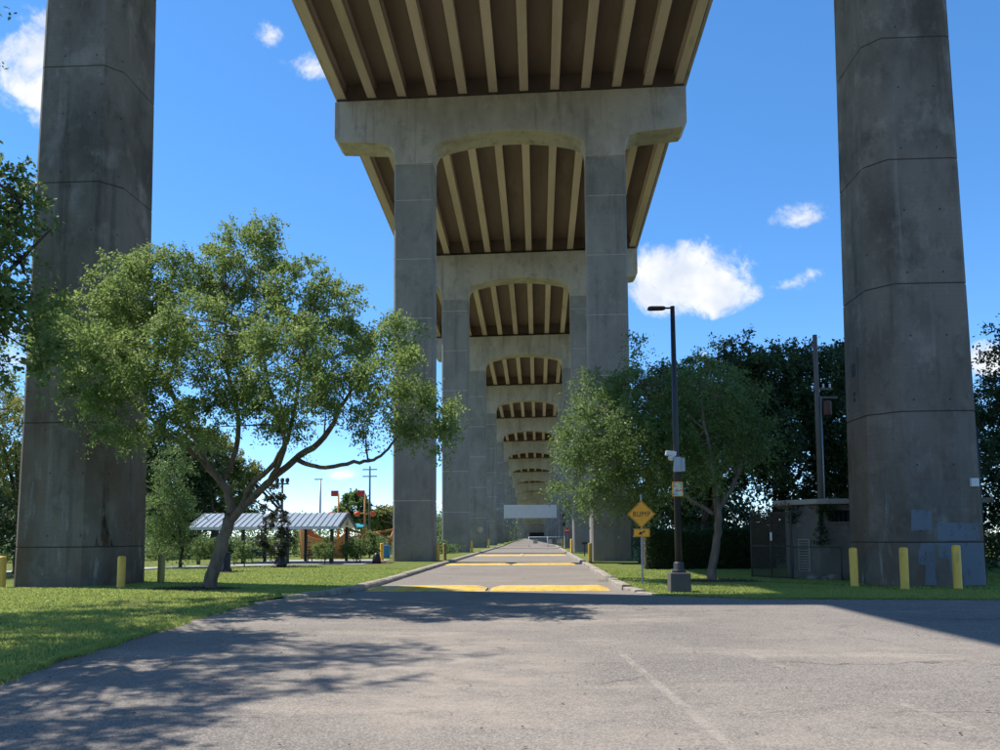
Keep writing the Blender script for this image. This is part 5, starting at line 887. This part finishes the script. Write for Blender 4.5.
tree('oak_tree', 'dark tree hidden behind the left tower column', 'tree', 'background trees left of the bridge', (-35, 70, 0.03), [(-7.06, 0.0, 5.96, 2.62, 3.18, 2.62, 121), (-3.4, 0.0, 6.82, 3.5, 4.76, 4.38, 322), (-9.88, 0.0, 6.88, 2.62, 3.71, 3.5, 161), (-0.59, 0.0, 5.0, 1.75, 2.65, 2.62, 64)], [[(0, 0, 0, 0.45499999999999996), (0, 0, 0.4, 0.35), (0.1, 0, 2.2, 0.2975)], [(0.1, 0, 2.2, 0.21), (-1.36, 0.0, 4.51, 0.13999999999999999), (-3.4, 0.0, 6.82, 0.041999999999999996)], [(0.1, 0, 2.2, 0.21), (-2.82, 0.0, 4.08, 0.13999999999999999), (-7.06, 0.0, 5.96, 0.041999999999999996)], [(0.1, 0, 2.2, 0.21), (-3.95, 0.0, 4.54, 0.13999999999999999), (-9.88, 0.0, 6.88, 0.041999999999999996)], [(0.1, 0, 2.2, 0.21), (-0.24, 0.0, 3.6, 0.13999999999999999), (-0.59, 0.0, 5.0, 0.041999999999999996)]], 46, leaf='leafdark', barkm='barkdark', n=6, frac=0.25, twigs=6, per=15, tl=0.8, L=0.275, W=0.165)
tree('magnolia_tree', 'young bronze leaved magnolia in front of the shelter', 'tree', None, (-13.3, 41.5, 0.08), [(-0.42, 0.0, 3.27, 0.57, 0.66, 0.52, 8), (-0.4, 0.0, 2.38, 0.78, 0.78, 0.52, 11), (-0.44, 0.0, 1.54, 0.88, 0.82, 0.47, 12), (-0.38, 0.0, 0.76, 0.83, 0.75, 0.41, 10), (-0.43, 0.0, 3.9, 0.31, 0.44, 0.41, 3)], [[(0, 0, 0, 0.07150000000000001), (0, 0, 0.4, 0.055), (0.1, 0, 1.0, 0.04675)], [(0.1, 0, 1.0, 0.033), (-0.18, 0.0, 1.27, 0.022000000000000002), (-0.44, 0.0, 1.54, 0.0066)], [(0.1, 0, 1.0, 0.033), (-0.15, 0.0, 0.88, 0.022000000000000002), (-0.38, 0.0, 0.76, 0.0066)], [(0.1, 0, 1.0, 0.033), (-0.16, 0.0, 1.69, 0.022000000000000002), (-0.4, 0.0, 2.38, 0.0066)], [(0.1, 0, 1.0, 0.033), (-0.17, 0.0, 2.13, 0.022000000000000002), (-0.42, 0.0, 3.27, 0.0066)], [(0.1, 0, 1.0, 0.033), (-0.17, 0.0, 2.45, 0.022000000000000002), (-0.43, 0.0, 3.9, 0.0066)]], 47, leaf='leafbronze', barkm='barkdark', n=6, frac=0.25, twigs=6, per=15, tl=0.35, L=0.15, W=0.09)
tree('shrub', 'upright green shrub before the right half of the shelter', 'tree', 'shrubs in front of the shelter', (-12.1, 45, 0.08), [(0.02, 0.0, 0.95, 0.51, 0.65, 0.56, 19), (-0.18, 0.0, 0.78, 0.3, 0.42, 0.39, 7), (0.23, 0.0, 0.84, 0.3, 0.42, 0.39, 7)], [[(0, 0, 0, 0.045500000000000006), (0, 0, 0.4, 0.035), (0.1, 0, 0.25, 0.029750000000000002)], [(0.1, 0, 0.25, 0.021), (0.01, 0.0, 0.6, 0.014000000000000002), (0.02, 0.0, 0.95, 0.004200000000000001)], [(0.1, 0, 0.25, 0.021), (-0.07, 0.0, 0.52, 0.014000000000000002), (-0.18, 0.0, 0.78, 0.004200000000000001)], [(0.1, 0, 0.25, 0.021), (0.09, 0.0, 0.54, 0.014000000000000002), (0.23, 0.0, 0.84, 0.004200000000000001)]], 51, leaf='leafmid', barkm='barkdark', n=6, frac=0.25, twigs=6, per=15, tl=0.3, L=0.08750000000000001, W=0.052500000000000005)
tree('shrub', 'broad green shrub between the shelter and the nearest arched pier', 'tree', 'shrubs in front of the shelter', (-10.6, 46.5, 0.08), [(-0.16, 0.0, 0.86, 0.7, 0.77, 0.58, 30), (-0.44, 0.0, 0.69, 0.42, 0.5, 0.41, 11), (0.12, 0.0, 0.75, 0.42, 0.5, 0.41, 11)], [[(0, 0, 0, 0.045500000000000006), (0, 0, 0.4, 0.035), (0.1, 0, 0.25, 0.029750000000000002)], [(0.1, 0, 0.25, 0.021), (-0.06, 0.0, 0.55, 0.014000000000000002), (-0.16, 0.0, 0.86, 0.004200000000000001)], [(0.1, 0, 0.25, 0.021), (-0.18, 0.0, 0.47, 0.014000000000000002), (-0.44, 0.0, 0.69, 0.004200000000000001)], [(0.1, 0, 0.25, 0.021), (0.05, 0.0, 0.5, 0.014000000000000002), (0.12, 0.0, 0.75, 0.004200000000000001)]], 52, leaf='leafmid', barkm='barkdark', n=6, frac=0.25, twigs=6, per=15, tl=0.3, L=0.08750000000000001, W=0.052500000000000005)
tree('shrub', 'thin grey green shrub beside the play ship', 'tree', 'shrubs in front of the shelter', (-9.9, 49, 0.08), [(-0.32, 0.0, 1.12, 0.43, 0.74, 0.8, 22), (-0.5, 0.0, 0.88, 0.26, 0.49, 0.56, 8), (-0.15, 0.0, 0.96, 0.26, 0.49, 0.56, 8)], [[(0, 0, 0, 0.045500000000000006), (0, 0, 0.4, 0.035), (0.1, 0, 0.25, 0.029750000000000002)], [(0.1, 0, 0.25, 0.021), (-0.13, 0.0, 0.69, 0.014000000000000002), (-0.32, 0.0, 1.12, 0.004200000000000001)], [(0.1, 0, 0.25, 0.021), (-0.2, 0.0, 0.56, 0.014000000000000002), (-0.5, 0.0, 0.88, 0.004200000000000001)], [(0.1, 0, 0.25, 0.021), (-0.06, 0.0, 0.6, 0.014000000000000002), (-0.15, 0.0, 0.96, 0.004200000000000001)]], 53, leaf='leafmid', barkm='barkdark', n=6, frac=0.25, twigs=6, per=15, tl=0.3, L=0.08750000000000001, W=0.052500000000000005)
tree('shrub', 'green shrub just right of the litter bin', 'tree', 'shrubs in front of the shelter', (-15.6, 42, 0.08), [(-0.08, 0.0, 0.86, 0.47, 0.57, 0.47, 15), (-0.27, 0.0, 0.72, 0.28, 0.37, 0.33, 5), (0.12, 0.0, 0.77, 0.28, 0.37, 0.33, 5)], [[(0, 0, 0, 0.045500000000000006), (0, 0, 0.4, 0.035), (0.1, 0, 0.25, 0.029750000000000002)], [(0.1, 0, 0.25, 0.021), (-0.03, 0.0, 0.55, 0.014000000000000002), (-0.08, 0.0, 0.86, 0.004200000000000001)], [(0.1, 0, 0.25, 0.021), (-0.11, 0.0, 0.48, 0.014000000000000002), (-0.27, 0.0, 0.72, 0.004200000000000001)], [(0.1, 0, 0.25, 0.021), (0.05, 0.0, 0.51, 0.014000000000000002), (0.12, 0.0, 0.77, 0.004200000000000001)]], 54, leaf='leafmid', barkm='barkdark', n=6, frac=0.25, twigs=6, per=15, tl=0.3, L=0.08750000000000001, W=0.052500000000000005)
tree('shrub', 'loose green shrub behind the trunk of the big left tree', 'tree', 'shrubs in front of the shelter', (-16.7, 43.5, 0.08), [(-1.67, 0.0, 1.01, 0.65, 0.79, 0.65, 31), (-1.94, 0.0, 0.81, 0.39, 0.51, 0.46, 11), (-1.4, 0.0, 0.88, 0.39, 0.51, 0.46, 11)], [[(0, 0, 0, 0.045500000000000006), (0, 0, 0.4, 0.035), (0.1, 0, 0.25, 0.029750000000000002)], [(0.1, 0, 0.25, 0.021), (-0.67, 0.0, 0.63, 0.014000000000000002), (-1.67, 0.0, 1.01, 0.004200000000000001)], [(0.1, 0, 0.25, 0.021), (-0.78, 0.0, 0.53, 0.014000000000000002), (-1.94, 0.0, 0.81, 0.004200000000000001)], [(0.1, 0, 0.25, 0.021), (-0.56, 0.0, 0.56, 0.014000000000000002), (-1.4, 0.0, 0.88, 0.004200000000000001)]], 55, leaf='leafmid', barkm='barkdark', n=6, frac=0.25, twigs=6, per=15, tl=0.3, L=0.08750000000000001, W=0.052500000000000005)
tree('oak_tree', 'round topped distant tree between the two play ship masts', 'tree', 'background trees left of the bridge', (-15.5, 105, 0.03), [(-8.72, 0.0, 5.77, 1.71, 1.91, 1.44, 30), (-10.04, 0.0, 4.45, 1.57, 1.75, 1.31, 24), (-7.37, 0.0, 4.04, 1.57, 1.75, 1.31, 24), (-9.13, 0.0, 6.83, 1.05, 1.11, 0.79, 8)], [[(0, 0, 0, 0.39), (0, 0, 0.4, 0.3), (0.1, 0, 2.2, 0.255)], [(0.1, 0, 2.2, 0.18), (-3.49, 0.0, 3.98, 0.12), (-8.72, 0.0, 5.77, 0.036)], [(0.1, 0, 2.2, 0.18), (-4.02, 0.0, 3.33, 0.12), (-10.04, 0.0, 4.45, 0.036)], [(0.1, 0, 2.2, 0.18), (-2.95, 0.0, 3.12, 0.12), (-7.37, 0.0, 4.04, 0.036)], [(0.1, 0, 2.2, 0.18), (-3.65, 0.0, 4.52, 0.12), (-9.13, 0.0, 6.83, 0.036)]], 48, leaf='leafmid', barkm='barkdark', n=6, frac=0.25, twigs=6, per=15, tl=0.8, L=0.375, W=0.22499999999999998)
tree('oak_tree', 'distant bright green tree behind the climbing beams', 'tree', 'background trees left of the bridge', (-19, 110, 0.03), [(-2.16, 0.0, 3.85, 2.2, 2.33, 1.65, 50), (-0.07, 0.0, 4.53, 1.93, 2.16, 1.65, 41), (-2.85, 0.0, 2.2, 2.48, 2.33, 1.38, 50)], [[(0, 0, 0, 0.39), (0, 0, 0.4, 0.3), (0.1, 0, 2.2, 0.255)], [(0.1, 0, 2.2, 0.18), (-1.14, 0.0, 2.2, 0.12), (-2.85, 0.0, 2.2, 0.036)], [(0.1, 0, 2.2, 0.18), (-0.86, 0.0, 3.03, 0.12), (-2.16, 0.0, 3.85, 0.036)], [(0.1, 0, 2.2, 0.18), (-0.03, 0.0, 3.37, 0.12), (-0.07, 0.0, 4.53, 0.036)]], 49, leaf='leafyel', barkm='barkdark', n=6, frac=0.25, twigs=6, per=15, tl=0.8, L=0.375, W=0.22499999999999998)
# far belts of woodland that read as one mass
def woods(name, lab, pts, h, dpt, n, seed, leaf='leafmid', L=.5):
    rng = np.random.default_rng(seed); P = [Vector(p) for p in pts]; seg = [(P[i+1]-P[i]).length for i in range(len(P)-1)]; tot = sum(seg); u = rng.uniform(0, tot, n)
    X = np.zeros(n); Y = np.zeros(n); acc = 0
    for i, s in enumerate(seg):
        k = (u >= acc) & (u <= acc+s); t = (u[k]-acc)/s; X[k] = P[i].x+(P[i+1].x-P[i].x)*t; Y[k] = P[i].y+(P[i+1].y-P[i].y)*t; acc += s
    # rounded crowns of varying height along the belt
    cw = 7.0; ci = np.floor(u/cw); cx = (u/cw-ci)*2-1; hs = np.random.default_rng(seed+1).uniform(.6, 1.1, int(tot/cw)+2)
    top = h*hs[ci.astype(int)]*(1-.35*cx**2) + .3*np.sin(u*2.1)
    z = top*rng.random(n)**.7; v = rng.normal(0, 1, (n, 2))*dpt*.3
    V, F, t = leaf_arrays(np.stack([X+v[:, 0], Y+v[:, 1], z], 1), np.tile([[0, 0, -.2]], (n, 1)), np.full(n, L), np.full(n, L*.55), rng, np.clip(.4 + .25*np.sin(ci*2.3), 0, 1))
    return tag(link(name, arr_mesh(name, V, F, t), M[leaf]), lab, 'woods', kind='stuff')
woods('woods', 'far belt of green trees behind the shelter and play ship', [(-100, 60), (-70, 100), (-45, 130), (-14, 140), (-12, 260)], 7.5, 8, 60000, 61, 'leafmid', .42)
woods('woods', 'far belt of dark trees behind the right lawn', [(14, 240), (13, 110), (16, 75), (30, 62), (70, 55), (100, 40)], 8, 8, 50000, 62, 'leafdark', .42)
woods('woods', 'undergrowth along the back of the left lawn', [(-60, 47), (-42, 50), (-30, 54), (-20, 64), (-8, 72)], 1.8, 2, 36000, 63, 'leafmid', .2)
woods('woods', 'undergrowth behind the fence on the right', [(8, 60), (9.5, 48), (16, 42), (26, 36), (34, 30)], 2.6, 2, 30000, 64, 'leafdark', .2)
woods('woods', 'tree belts beyond the lot, behind the camera', [(-70, -20), (-60, -60), (0, -75), (60, -60), (70, 0)], 9, 8, 16000, 65, 'leafmid', .8)
